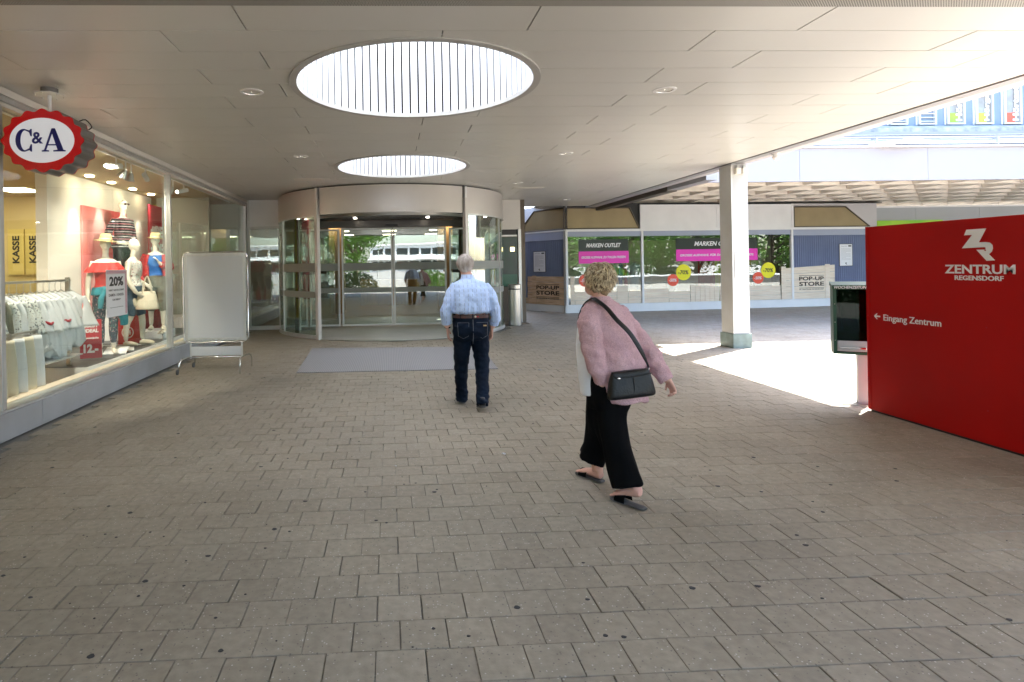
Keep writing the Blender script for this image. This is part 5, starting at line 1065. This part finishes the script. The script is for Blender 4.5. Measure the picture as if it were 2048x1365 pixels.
# ================================================================ PLAZA BEHIND THE CAMERA (seen in the glass)
def tree_meshes(seed, H=8, R=3.2, nl=4200, ls=.26, low=.28):
    rg = random.Random(seed); tb = MB(); tb.tube([(0, 0, 0), (.1, .05, H*.2), (.05, -.1, H*.42), (0, 0, H*.62)], [.26, .2, .15, .08], 10, 4)
    lv = []; cl = []
    for i in range(16):
        a = rg.uniform(0, 2*pi); z0 = H*rg.uniform(low*.6, .55); z1 = z0+H*rg.uniform(.1, .38); rr = R*rg.uniform(.45, .95)*(1-.5*abs((z1/H)-.6)); e = (rr*cos(a), rr*sin(a), z1)
        tb.tube([(0, 0, z0), (e[0]*.5, e[1]*.5, (z0+z1)/2), e], [.09, .05, .02], 6, 3); cl.append((Vector(e), rg.uniform(.8, 1.4)))
    for i in range(12): a = rg.uniform(0, 2*pi); cl.append((Vector((R*.5*cos(a), R*.5*sin(a), H*rg.uniform(low, .98))), rg.uniform(.8, 1.5)))
    vs, fs = [], []
    for i in range(nl):
        c, r = rg.choice(cl); d = Vector((rg.gauss(0, 1), rg.gauss(0, 1), rg.gauss(0, .8))); d = d.normalized()*r*(rg.random()**.4); p = c+d
        u = Vector((rg.gauss(0, 1), rg.gauss(0, 1), rg.gauss(0, .6))).normalized(); v = u.orthogonal().normalized(); s = ls*rg.uniform(.6, 1.2); o = len(vs)
        vs += [tuple(p-u*s*.5), tuple(p+v*s*.3), tuple(p+u*s*.5), tuple(p-v*s*.3)]; fs.append((o, o+1, o+2, o+3))
    me = bpy.data.meshes.new('crown'); me.from_pydata(vs, [], fs); return mesh_of(tb, 'trunk'), me
TM = [tree_meshes(1, 6.5, 3.0, 6500, .24, .1), tree_meshes(2, 7, 3.2, 6500, .24, .08), tree_meshes(3, 6, 3.3, 6500, .24, .06)]
for m_ in TM: smooth(m_[0])
for i, (x, y, k, s, lb) in enumerate([(-3.0, -19, 0, 1.05, 'leafy tree left on the plaza, mirrored in the sliding doors'), (-8.5, -15, 1, 1.0, 'leafy tree far left on the plaza'), (-15, -9, 2, 1.1, 'leafy tree at the far left corner of the plaza'),
    (15, -13, 1, 1.0, 'first leafy tree of the right row, nearest the passage'), (19.5, -9.5, 2, 1.05, 'second leafy tree of the right row'), (24, -7, 0, 1.1, 'third leafy tree of the right row'), (28.5, -5, 2, 1.05, 'fourth leafy tree of the right row'), (33, -2.5, 1, 1.15, 'fifth leafy tree of the right row'), (38, 0, 0, 1.1, 'last leafy tree of the right row'),
    (22, -15, 0, 1.4, 'tall leafy tree behind the right row'), (30, -12, 1, 1.45, 'second tall leafy tree behind the right row'), (39, -8, 2, 1.5, 'third tall leafy tree behind the right row'), (9.5, -24, 2, 1.0, 'leafy tree at the back right of the plaza'), (-22, -20, 1, 1.2, 'big tree behind the left side of the plaza'), (46, -3, 1, 1.4, 'tall leafy tree at the far right end')]):
    t = thing('tree', (x, y, -.02), lb, 'tree', rz=i*1.3, group='trees round the plaza'); t.scale = (s, s, s)
    a_ = TM[k][0] if i < 3 else TM[k][0]; link('trunk', TM[k][0], 'bark', t); link('crown', TM[k][1], 'leaf', t)
t = thing('planter_wall', (13, -6.2, -.02), 'long dark planter wall with white coping on the plaza', 'planter', rz=.33)
bx('wall', (0, 0, 0), (24, .3, .55), 'signside', t); bx('coping', (-.05, -.05, .55), (24.05, .4, .65), 'white', t)
def bush(loc, sx, sy, sz, seed, lb, m='leaf'):
    rg = random.Random(seed); vs, fs = [], []
    for i in range(1500):
        d = Vector((rg.gauss(0, 1), rg.gauss(0, 1), abs(rg.gauss(0, 1)))).normalized()*(rg.random()**.3); p = Vector((d.x*sx, d.y*sy, d.z*sz)); u = Vector((rg.gauss(0, 1), rg.gauss(0, 1), rg.gauss(0, 1))).normalized(); v = u.orthogonal().normalized(); s = .09*rg.uniform(.6, 1.4); o = len(vs)
        vs += [tuple(p-u*s), tuple(p+v*s*.6), tuple(p+u*s), tuple(p-v*s*.6)]; fs.append((o, o+1, o+2, o+3))
    me = bpy.data.meshes.new('bush'); me.from_pydata(vs, [], fs); o = link('bush', me, m); o.location = loc; return tag(o, lb, 'bush', 'bushes round the plaza')
for i, (x, y, lb) in enumerate([(17.5, -5.6, 'first round bush behind the planter wall'), (21, -4.9, 'second round bush behind the planter wall'), (25, -3.5, 'third round bush behind the planter wall'), (29, -1.9, 'fourth round bush behind the planter wall'), (-2.5, -12, 'low bush left on the plaza near the tree'), (3, -14, 'low bush in the middle of the plaza'), (6.5, -12.5, 'low bush right of the plaza middle')]): bush((x, y, -.02), 1.7, .8, 1.3, i, lb, 'leaf' if i % 2 else 'leafdark')
t = thing('white_building', (-5, -118, 0), 'white two storey building with ribbon windows across the plaza', 'building')
bx('wall', (0, -12, 0), (44, 0, 7.0), 'render', t); bx('roof', (-.8, -12.8, 7.0), (44.8, .8, 7.3), 'white', t); bx('canopy', (-.5, .0, 3.1), (44.5, 1.6, 3.4), 'white', t)
for i in range(14):
    w1 = bx('window', (.6+3.1*i, .01, 4.3), (3.4+3.1*i, .08, 6.1), 'alu_white', t); bx('pane', (.7+3.1*i, .085, 4.4), (3.3+3.1*i, .1, 6.0), 'dark_window', w1)
    w1 = bx('shop_window', (.6+3.1*i, .01, .3), (3.4+3.1*i, .08, 2.8), 'alu_white', t); bx('pane', (.7+3.1*i, .085, .4), (3.3+3.1*i, .1, 2.7), 'dark_window', w1)
t = thing('low_block', (-52, -60, 0), 'long pale building at the left end of the plaza', 'building')
bx('wall', (0, 0, 0), (24, 10, 8), 'render', t); bx('roof', (-.5, -.5, 8), (24.5, 10.5, 8.3), 'white', t)
for i in range(7):
    for z in (1, 4.6): w1 = bx('window', (1+3.3*i, 10.01, z), (3.4+3.3*i, 10.06, z+2), 'alu_white', t); bx('pane', (1.1+3.3*i, 10.065, z+.1), (3.3+3.3*i, 10.08, z+1.9), 'dark_window', w1)
for i, (x, y) in enumerate([(5.5, -11), (-1.0, -22)]):
    t = thing('lamp_post', (x, y, -.02), ['slim grey lamp post right on the plaza', 'slim grey lamp post at the back of the plaza'][i], 'lamp post', group='lamp posts on the plaza')
    obj('pole', MB().tube([(0, 0, 0), (0, 0, 4.6)], [.06, .04], 10), 'alu', t); obj('head', MB().ell((0, 0, 4.7), (.25, .25, .1)), 'white', t, sm=True)

# ================================================================ PEOPLE
def face(b, c, f, s=1.0):
    """brow, nose, lips, chin and ears on a head at c looking along f (horizontal)"""
    f = Vector(f).normalized(); r = Vector((f.y, -f.x, 0)).normalized(); c = Vector(c); u = Vector((0, 0, 1))
    Q = lambda a, d, z: tuple(c+r*a*s+f*d*s+u*z*s)
    b.tube([Q(0, .082, .02), Q(0, .105, -.012), Q(0, .112, -.028), Q(0, .09, -.036)], [.010*s, .013*s, .016*s, .008*s], 10, 3)
    b.tube([Q(-.045, .07, .03), Q(0, .09, .034), Q(.045, .07, .03)], .011*s, 8, 3); b.tube([Q(-.022, .083, -.058), Q(0, .092, -.058), Q(.022, .083, -.058)], .009*s, 8, 2); b.ell(Q(0, .062, -.09), (.028*s, .028*s, .022*s))
    for e in (-1, 1): b.tube([Q(e*.072, .0, .022), Q(e*.088, -.014, .012), Q(e*.086, -.012, -.012), Q(e*.074, .0, -.032)], [(.007*s, .012*s), (.007*s, .018*s), (.007*s, .015*s), (.006*s, .009*s)], 8, 3)
def eyes(t, c, f):
    f = Vector(f).normalized(); r = Vector((f.y, -f.x, 0)).normalized(); c = Vector(c)
    for e in (-1, 1):
        p = c+r*e*.031+f*.077+Vector((0, 0, .006)); o = obj('eye', MB().ell(tuple(p), (.0125, .0125, .0125)), 'paper', t, sm=True); obj('iris', MB().ell(tuple(p+f*.0085), (.006, .006, .006)), 'brown_letter', o, sm=True)
def hairtufts(mb, c, r, f, n, L, seed, w=.008, zmin=-.35, lift=.25, sweep=(0, 0, -1), messy=.5, crown=None):
    """flat strands lying over the skull, swept down and away from the crown"""
    rg = random.Random(seed); c = Vector(c); f = Vector(f).normalized()
    for i in range(n):
        d = Vector((rg.gauss(0, 1), rg.gauss(0, 1), rg.gauss(.25, .8))).normalized()
        if d.z < zmin or (d.dot(f) > .45 and d.z < .45): continue
        p = c+Vector((d.x*r[0], d.y*r[1], d.z*r[2])); l = L*rg.uniform(.6, 1.25)
        s = Vector(sweep)+d*0+Vector((rg.gauss(0, messy), rg.gauss(0, messy), rg.gauss(0, messy*.6)))
        if d.z > .6: s = s+Vector((d.x, d.y, 0))*1.5
        tg = (s-d*s.dot(d)).normalized(); tg2 = (tg+Vector((0, 0, -.5))-d*.35+Vector((rg.gauss(0, .35), rg.gauss(0, .35), 0))).normalized(); side = d.cross(tg)
        mb.tube([tuple(p-d*.012), tuple(p+tg*l*.35+d*l*lift), tuple(p+tg*l*.7+d*l*lift*.9), tuple(p+tg*l*.7+d*l*lift*.8+tg2*l*.4)], [(w*.6, w*.4), (w, w*.5), (w*.9, w*.45), (w*.12, w*.1)], 6, 2, flat=tuple(side))
    return mb
# ---- man
t = thing('person', (.897, 6.44, 0), 'grey haired man in light blue striped shirt and dark jeans walking to the door', 'person', group='people walking through the passage')
B = MB()
HM = (-.045, .075, 1.605)
B.ell(HM, (.078, .097, .108)); B.ell((HM[0], HM[1]+.035, 1.545), (.058, .066, .055)); face(B, HM, (0, 1, 0))
B.tube([(-.02, .0, 1.38), (-.035, .035, 1.47), (-.043, .06, 1.55)], [(.075, .065), (.064, .06), (.06, .06)], 16, 3)
B.slices([(0, 0, .9, .16, .11), (0, .01, 1.05, .17, .12), (0, -.0, 1.25, .17, .11), (-.01, .0, 1.38, .12, .075), (-.02, .01, 1.43, .06, .055)], k=4)
aL = [(-.185, -.0, 1.345), (-.262, -.035, 1.10), (-.272, .0, .97), (-.262, .02, .90)]; aR = [(.19, .0, 1.335), (.262, -.03, 1.08), (.255, .02, .95), (.245, .045, .885)]
arm(B, aL, (.055, .048, .04, .031)); arm(B, aR, (.055, .048, .04, .031))
hand(B, (-.258, .03, .885), (.06, .12, -1), (.9, -.25, 0), 1.05, 1, .55); hand(B, (.243, .052, .87), (-.06, .15, -1), (-.9, -.2, 0), 1.02, -1, .6)
LL = [(-.10, 0, .90), (-.105, .04, .7), (-.10, .12, .48), (-.095, .17, .3), (-.085, .215, .09)]; LRr = [(.10, -.01, .90), (.105, .0, .7), (.11, -.03, .48), (.095, -.13, .3), (.075, -.23, .13)]
for L in (LL, LRr): B.tube(L, [.08, .07, .048, .042, .034], 16, 3)
B.ell((-.088, .27, .05), (.026, .10, .026)); B.tube([(.077, -.23, .12), (.077, -.16, .07), (.08, -.08, .04)], [.024, .026, .02], 12, 3)
link('body', remesh(B, .0055, 2), 'skin', t); eyes(t, HM, (0, 1, 0))
def foldman(co, n):
    q = noise.noise(Vector((co.x*7, co.y*9, co.z*20))); g = noise.noise(Vector((co.x*20, co.y*20, co.z*5+9)))
    low = max(0, 1-abs(co.z-1.10)/.10); arm_ = 1 if abs(co.x) > .2 else .5
    return .009*q*arm_ + .007*noise.noise(Vector((co.x*6+3, co.y*6, co.z*14+co.x*9))) + .014*low*sin(co.x*75+6*g)*.5 + .005*g
S = MB(); S.slices([(.0, .0, 1.058, .203, .150), (0, .0, 1.082, .226, .172), (0, -.005, 1.12, .226, .17), (0, -.01, 1.2, .222, .160), (-.0, -.01, 1.28, .222, .148), (-.0, -.005, 1.35, .215, .125), (-.01, .005, 1.405, .165, .098), (-.022, .02, 1.44, .088, .074), (-.028, .03, 1.475, .066, .066)], k=4, seg=40, ex=2.25)
S.tube([(-.15, 0, 1.365), (-.212, -.01, 1.28), (-.262, -.03, 1.13), (-.283, -.015, 1.02), (-.274, .0, .955)], [(.066, .07), (.070, .076), (.062, .07), (.060, .066), (.047, .051)], 18, 4)
S.tube([(.15, 0, 1.355), (.212, -.01, 1.27), (.262, -.025, 1.11), (.277, .0, 1.0), (.262, .02, .935)], [(.066, .07), (.070, .076), (.062, .07), (.060, .066), (.047, .051)], 18, 4)
link('shirt', remesh(S, .0065, 3, foldman), 'shirt', t)
obj('collar', MB().slices([(-.026, .024, 1.452, .075, .073), (-.030, .034, 1.475, .069, .069), (-.033, .04, 1.492, .0655, .066)], k=3), 'shirt', t, sm=40)
for pts, nm in (([(-.276, -.002, .975), (-.271, .006, .945)], 'cuff'), ([(.264, .016, .955), (.259, .026, .925)], 'cuff')): obj(nm, MB().tube(pts, [(.058, .062), (.056, .06)], 18), 'shirt', t, sm=40)
def foldj(co, n): return .012*noise.noise(Vector((co.x*8, co.y*8, co.z*17))) + .006*noise.noise(Vector((co.x*22, co.y*22, co.z*30))) + (.003*sin(co.z*110+60*co.x) if co.z < .2 else 0)
J = MB(); J.slices([(0, -.01, .76, .17, .125), (.0, -.02, .84, .203, .155), (.0, -.012, .93, .206, .152), (0, -.0, 1.0, .203, .143), (0, 0, 1.045, .198, .137)], k=4, seg=36, ex=2.3)
J.tube([(-.098, .0, .84), (-.103, .02, .68), (-.105, .09, .48), (-.10, .155, .28), (-.088, .20, .05)], [(.108, .118), (.098, .108), (.08, .088), (.072, .08), (.066, .085)], 20, 5)
J.tube([(.098, -.01, .84), (.107, .0, .68), (.11, -.03, .48), (.10, -.115, .28), (.082, -.215, .075)], [(.108, .118), (.098, .108), (.08, .088), (.072, .08), (.066, .085)], 20, 5)
jm = link('jeans', remesh(J, .007, 2, foldj), 'denim', t)
def ring_band(name, z, h, rx, ry, m, par, cx=0, cy=0, ex=2.3, th=.004):
    n = 64; vs = []
    for (dz, o) in ((0, 0), (h, 0), (h, th), (0, th)):
        for i in range(n):
            a = 2*pi*i/n; c, s = cos(a), sin(a); x = (rx+o)*math.copysign(abs(c)**(2/ex), c); y = (ry+o)*math.copysign(abs(s)**(2/ex), s); vs.append((cx+x, cy+y, z+dz))
    return obj(name, MB().add(vs, [(j*n+i, j*n+(i+1) % n, ((j+1) % 4)*n+(i+1) % n, ((j+1) % 4)*n+i) for j in range(4) for i in range(n)]), m, par, sm=40)
be = ring_band('belt', 1.012, .036, .205, .146, 'leather', t)
obj('belt_stud', MB().ell((.03, -.152, 1.03), (.011, .004, .011)), 'bone', be, sm=True); obj('belt_mark', MB().ell((.055, -.1515, 1.03), (.014, .003, .008)), 'darkred', be, sm=True)
for x in (-.13, .0, .12): bx('belt_loop', (x-.006, -.158+abs(x)*.25, 1.0), (x+.006, -.150+abs(x)*.25, 1.055), 'denim', jm)
st_ = mat('seam thread', (.16, .17, .2), .8)
for cx in (-.105, .105):
    yb = lambda x, z: -.171 + (abs(x))*.14 + abs(z-.88)*.12
    P4 = [(cx-.062, .965), (cx-.055, .82), (cx, .79), (cx+.055, .82), (cx+.062, .965), (cx-.062, .965)]
    obj('pocket_seam', MB().tube([(x, yb(x, z)-.004, z) for x, z in P4], .0022, 5), st_, jm)
obj('centre_seam', MB().tube([(0, -.168, 1.0), (0, -.182, .9), (0, -.17, .8), (0, -.13, .73)], .0025, 5, 4), st_, jm); bx('waist_patch', (.115, -.168, .925), (.148, -.163, .94), 'straw', jm)
def shoe(par, heel, toe, up, name='shoe', m='shoe', lift=0):
    h, o = Vector(heel), Vector(toe); d = (o-h); L = d.length; d = d/L; r = Vector((d.y, -d.x, 0)).normalized(); u = r.cross(d)
    Q = lambda a, z: tuple(h+d*L*a+u*z)
    s = obj(name, MB().tube([Q(.0, .045), Q(.12, .052), Q(.38, .055), (Q(.65, .04)), Q(.88, .03), Q(1, .024)], [(.032, .04), (.042, .055), (.043, .052), (.049, .036), (.044, .026), (.022, .014)], 18, 4, flat=tuple(r)), m, par, sm=True)
    obj('sole', MB().tube([Q(-.03, .007), Q(.1, .007), Q(.4, .007), Q(.7, .007), Q(.93, .007), Q(1.02, .009)], [(.025, .012), (.044, .014), (.041, .012), (.052, .012), (.04, .011), (.015, .008)], 18, 4, flat=tuple(r)), 'sole', s, sm=True)
    obj('ankle_collar', MB().tube([Q(.06, .07), Q(.08, .10)], [(.04, .042), (.036, .038)], 14, 1), m, s, sm=True); return s
shoe(t, (-.082, .19, .006), (-.10, .45, .006), 0); shoe(t, (.075, -.27, .065), (.085, -.03, .008), 0)
hb = MB(); hb.ell((HM[0], HM[1]-.012, 1.628), (.086, .103, .098)); hb.ell((HM[0], HM[1]-.045, 1.575), (.074, .070, .075)); hm = remesh(hb, .007, 2, lambda co, n: .007*noise.noise(Vector((co.x*45, co.y*45, co.z*16))))
bm = bmesh.new(); bm.from_mesh(hm); bmesh.ops.delete(bm, geom=[v for v in bm.verts if v.co.y > HM[1]+.03 and v.co.z < 1.66], context='VERTS'); bm.to_mesh(hm); bm.free()
hr = link('hair', hm, 'hairgrey', t); 
obj('hair_strands', hairtufts(MB(), (HM[0], HM[1]-.015, 1.615), (.086, .102, .099), (0, 1, 0), 1100, .045, 5, .0035, -.6, .08, messy=.4), 'hairgrey', hr, sm=True)
obj('wrist_watch', MB().tube([(-.262, .022, .912), (-.261, .025, .897)], [(.036, .036), (.036, .036)], 16), 'chrome', t, sm=40)
# ---- woman
W0 = (1.556, 3.9, 0); FD = Vector((-.50, .86, 0)); RO = .53
t = thing('person', W0, 'woman in pink wool cardigan and wide black trousers striding with a shoulder bag', 'person', group='people walking through the passage')
HW = (-.098, .12, 1.475); B = MB()
B.ell(HW, (.074, .092, .105), rz=RO); fc = Vector(HW)+FD*.03; B.ell((fc.x, fc.y, HW[2]-.06), (.056, .064, .052), rz=RO); face(B, HW, FD, .95)
B.tube([(-.085, .075, 1.28), (-.09, .09, 1.36), (-.095, .11, 1.43)], [(.062, .058), (.052, .05), (.05, .05)], 16, 3)
B.slices([(-.02, .0, .75, .13, .10, RO), (-.03, .01, .9, .14, .11, RO), (-.05, .04, 1.1, .14, .10, RO), (-.075, .07, 1.25, .12, .08, RO), (-.085, .085, 1.32, .055, .05, RO)], k=4)
wL = [(-.205, -.03, 1.235), (-.205, -.11, 1.0), (-.165, -.11, .83), (-.145, -.10, .78)]; wR = [(.055, .13, 1.23), (.185, .04, 1.03), (.28, -.07, .84), (.305, -.095, .80)]
arm(B, wL, (.05, .043, .034, .028)); arm(B, wR, (.05, .043, .034, .028))
hand(B, (-.140, -.095, .775), (.28, .06, -1), (1, -.3, .2), .95, 1, .8); hand(B, (.305, -.097, .80), (.35, -.12, -1), (-.9, -.3, -.2), .84, -1, 1.1)
nl = [(-.03, -.0, .80), (-.07, -.02, .50), (.02, -.16, .17), (.035, -.195, .10)]; fl_ = [(-.09, .05, .80), (-.10, .11, .47), (-.075, .25, .15), (-.07, .26, .08)]
for L in (nl, fl_): B.tube(L, [.08, .055, .037, .034], 14, 3)
# bare feet with toes in mules
def foot(b, heel, toe, s=1):
    h, o = Vector(heel), Vector(toe); d = o-h; L = d.length; d /= L; r = Vector((d.y, -d.x, 0)).normalized(); u = r.cross(d); Q = lambda a, k, z: tuple(h+d*L*a+r*k+u*z)
    b.tube([Q(.0, 0, .032), Q(.15, 0, .038), Q(.45, 0, .036), Q(.75, 0, .026), Q(.86, 0, .02)], [(.026, .026), (.031, .034), (.034, .028), (.042, .018), (.038, .013)], 14, 4, flat=tuple(r))
    for k, l in ((-.028, .98), (-.012, 1.02), (.003, 1.0), (.017, .97), (.03, .93)): b.tube([Q(.82, k, .017), Q(l, k, .013)], [.0095, .0075], 8)
    b.tube([Q(.1, 0, .05), Q(.12, 0, .10)], [.03, .033], 12)
foot(B, (.045, -.235, .075), (-.075, -.045, .015)); foot(B, (-.045, .235, .018), (-.155, .425, .015))
link('body', remesh(B, .0052, 2), 'skin', t); eyes(t, HW, FD)
def foldw(co, n): return .018*noise.noise(Vector((co.x*9+co.z*4, co.y*9, co.z*13))) + .007*noise.noise(Vector((co.x*16+5, co.y*16, co.z*26))) + .0035*noise.noise(Vector((co.x*85, co.y*85, co.z*85)))
K = MB(); K.slices([(.035, -.035, .66, .165, .105, RO), (.02, -.035, .76, .182, .125, RO), (-.0, -.025, .9, .192, .132, RO), (-.02, .0, 1.02, .19, .13, RO), (-.045, .03, 1.13, .192, .128, RO), (-.065, .055, 1.22, .188, .118, RO), (-.08, .07, 1.285, .15, .098, RO), (-.088, .085, 1.335, .088, .074, RO), (-.09, .092, 1.36, .062, .06, RO)], k=4, seg=40, ex=2.3)
K.tube([(-.17, .0, 1.26), (-.205, -.035, 1.2), (-.218, -.085, 1.08), (-.208, -.115, .98), (-.178, -.115, .88), (-.155, -.105, .80)], [(.07, .07), (.078, .08), (.074, .078), (.068, .074), (.062, .062), (.048, .05)], 18, 4)
K.tube([(.02, .11, 1.26), (.065, .115, 1.2), (.14, .075, 1.1), (.2, .025, 1.0), (.255, -.045, .89), (.295, -.09, .80)], [(.07, .07), (.078, .078), (.07, .072), (.066, .066), (.058, .058), (.048, .05)], 18, 4)
link('cardigan', remesh(K, .0065, 2, foldw), 'pinkwool', t)
Wt = MB(); Wt.slices([(-.13, .06, .69, .11, .085, RO), (-.135, .06, .72, .12, .095, RO), (-.14, .07, .9, .123, .10, RO), (-.14, .08, 1.05, .12, .10, RO), (-.14, .09, 1.18, .11, .09, RO), (-.11, .09, 1.28, .07, .06, RO)], k=4, seg=30)
link('white_top', remesh(Wt, .007, 2, lambda co, n: .012*noise.noise(Vector((co.x*10, co.y*10, co.z*6)))), 'whitecotton', t)
T = MB(); T.slices([(-.07, .01, .60, .125, .125, RO), (-.065, .01, .68, .152, .13, RO), (-.06, .01, .80, .16, .125, RO), (-.045, .01, .9, .15, .115, RO)], k=4, seg=36)
T.tube([(-.045, -.0, .72), (-.075, -.015, .55), (-.055, -.06, .38), (-.035, -.125, .23), (-.018, -.16, .125)], [(.125, .13), (.108, .12), (.098, .108), (.096, .10), (.102, .096)], 26, 5)
T.tube([(-.09, .04, .72), (-.105, .085, .55), (-.105, .13, .42), (-.11, .17, .30), (-.128, .20, .19)], [(.115, .12), (.092, .105), (.082, .098), (.08, .105), (.09, .118)], 26, 5)
link('trousers', remesh(T, .0075, 2, lambda co, n: .020*noise.noise(Vector((co.x*13, co.y*13, co.z*2.2)))), 'blackcloth', t)
def mule(heel, toe):
    h, o = Vector(heel), Vector(toe); d = o-h; L = d.length; d /= L; r = Vector((d.y, -d.x, 0)).normalized(); u = r.cross(d); Q = lambda a, k, z: tuple(h+d*L*a+r*k+u*z)
    s = obj('mule', MB().tube([Q(-.02, 0, 0), Q(.12, 0, 0), Q(.45, 0, 0), Q(.78, 0, 0), Q(.95, 0, 0), Q(1.05, 0, 0)], [(.02, .006), (.037, .008), (.034, .008), (.048, .008), (.04, .008), (.015, .006)], 18, 4, flat=tuple(r)), 'sole', t, sm=True)
    vs = []
    for a in (.50, .6, .72, .82):
        for k in range(9):
            q = pi*k/8; vs.append(Q(a, .046*cos(q), .004+(.060-.022*(a-.5)*2)*sin(q)))
    obj('upper_band', MB().add(vs, [(j*9+i, j*9+i+1, (j+1)*9+i+1, (j+1)*9+i) for j in range(3) for i in range(8)]), 'blackcloth', s, sm=True, fix=False); return s
mule((.055, -.255, .012), (-.075, -.045, .008)); mule((-.04, .225, .012), (-.155, .43, .008))
H_ = MB(); hcen = (HW[0]+.015, HW[1]-.03, 1.495)
H_.ell(hcen, (.083, .096, .093), rz=RO); H_.ell((HW[0]+.02, HW[1]-.035, 1.435), (.072, .07, .07)); 
hm = remesh(H_, .008, 1, lambda co, n: .016*noise.noise(Vector((co.x*22, co.y*22, co.z*13))) + .008*noise.noise(Vector((co.x*60, co.y*60, co.z*30))))
bm = bmesh.new(); bm.from_mesh(hm); q_ = Vector(HW); bmesh.ops.delete(bm, geom=[v for v in bm.verts if (v.co-q_).dot(FD) > .03 and v.co.z < 1.50], context='VERTS'); bm.to_mesh(hm); bm.free()
hr = link('hair', hm, 'hairblond', t); M['hairlight'] = mat('light blond strand', (.72, .57, .36), .5, 0, .4, 30, 0, 100)
obj('hair_strands', hairtufts(MB(), hcen, (.080, .092, .089), FD, 1500, .060, 8, .0048, -.88, .10, messy=.5), 'hairblond', hr, sm=True)
obj('light_strands', hairtufts(MB(), hcen, (.082, .094, .092), FD, 700, .066, 18, .0042, -.75, .20, messy=.75), 'hairlight', hr, sm=True)
# bag carried by its strap: a thing of its own
t = thing('shoulder_bag', (W0[0]+.0, W0[1]-.2, .72), 'black leather shoulder bag on a long strap behind the woman hip', 'handbag', rz=.05)
bagm = MB(); bagm.slices([(.0, -.0, .0, .150, .035), (.0, -.005, .02, .158, .05), (-.002, .0, .09, .146, .046), (-.004, .0, .155, .13, .03), (-.006, .0, .175, .122, .018)], k=4, seg=44, ex=3.4)
bagm.v = [(x, y+.004*noise.noise(Vector((x*20, 0, z*20))), z + (.012*(x/.15)) + .0) for x, y, z in bagm.v]
bg_ = obj('body', bagm, 'blackleather', t, sm=True); obj('zip', MB().tube([(-.125, -.022, .158), (0, -.03, .172), (.118, -.022, .178)], .003, 6), 'chrome', t, sm=True) if False else None
obj('flap_edge', MB().tube([(-.128, -.034, .135), (0, -.042, .142), (.125, -.034, .158)], .004, 6, 4), 'blackleather', t, sm=True); obj('centre_seam', MB().tube([(.0, -.05, .02), (0, -.052, .08), (0, -.044, .135)], .003, 6, 3), 'blackleather', t, sm=True)
obj('zip_pull', MB().ell((-.10, -.046, .132), (.012, .004, .006)), 'chrome', t, sm=True); obj('base_stud', MB().ell((-.1, -.04, .008), (.02, .004, .005)), 'chrome', t, sm=True)
sp_ = [(.122, .0, .18), (.112, -.005, .215), (.06, -.02, .31), (-.005, -.005, .42), (-.07, .035, .50), (-.105, .105, .572), (-.137, .175, .617), (-.15, .25, .632), (-.175, .335, .58), (-.19, .39, .46), (-.16, .39, .3)]
sp_ = [(x, y, z) for x, y, z in sp_]
obj('strap', MB().tube(sp_, [(.0035, .005), (.005, .008)] + [(.0045, .017)]*9, 10, 5, flat=(.3, -1, .2)), 'blackleather', t, sm=True)
obj('strap_ring', MB().lathe([(.009, -.002), (.013, -.002), (.013, .002), (.009, .002)], c=(.122, 0, .182), seg=14, close=True), 'chrome', t)
for o in list(bpy.data.objects):
    if o.type == 'MESH' and not o.data.materials: o.data.materials.append(M['white'])
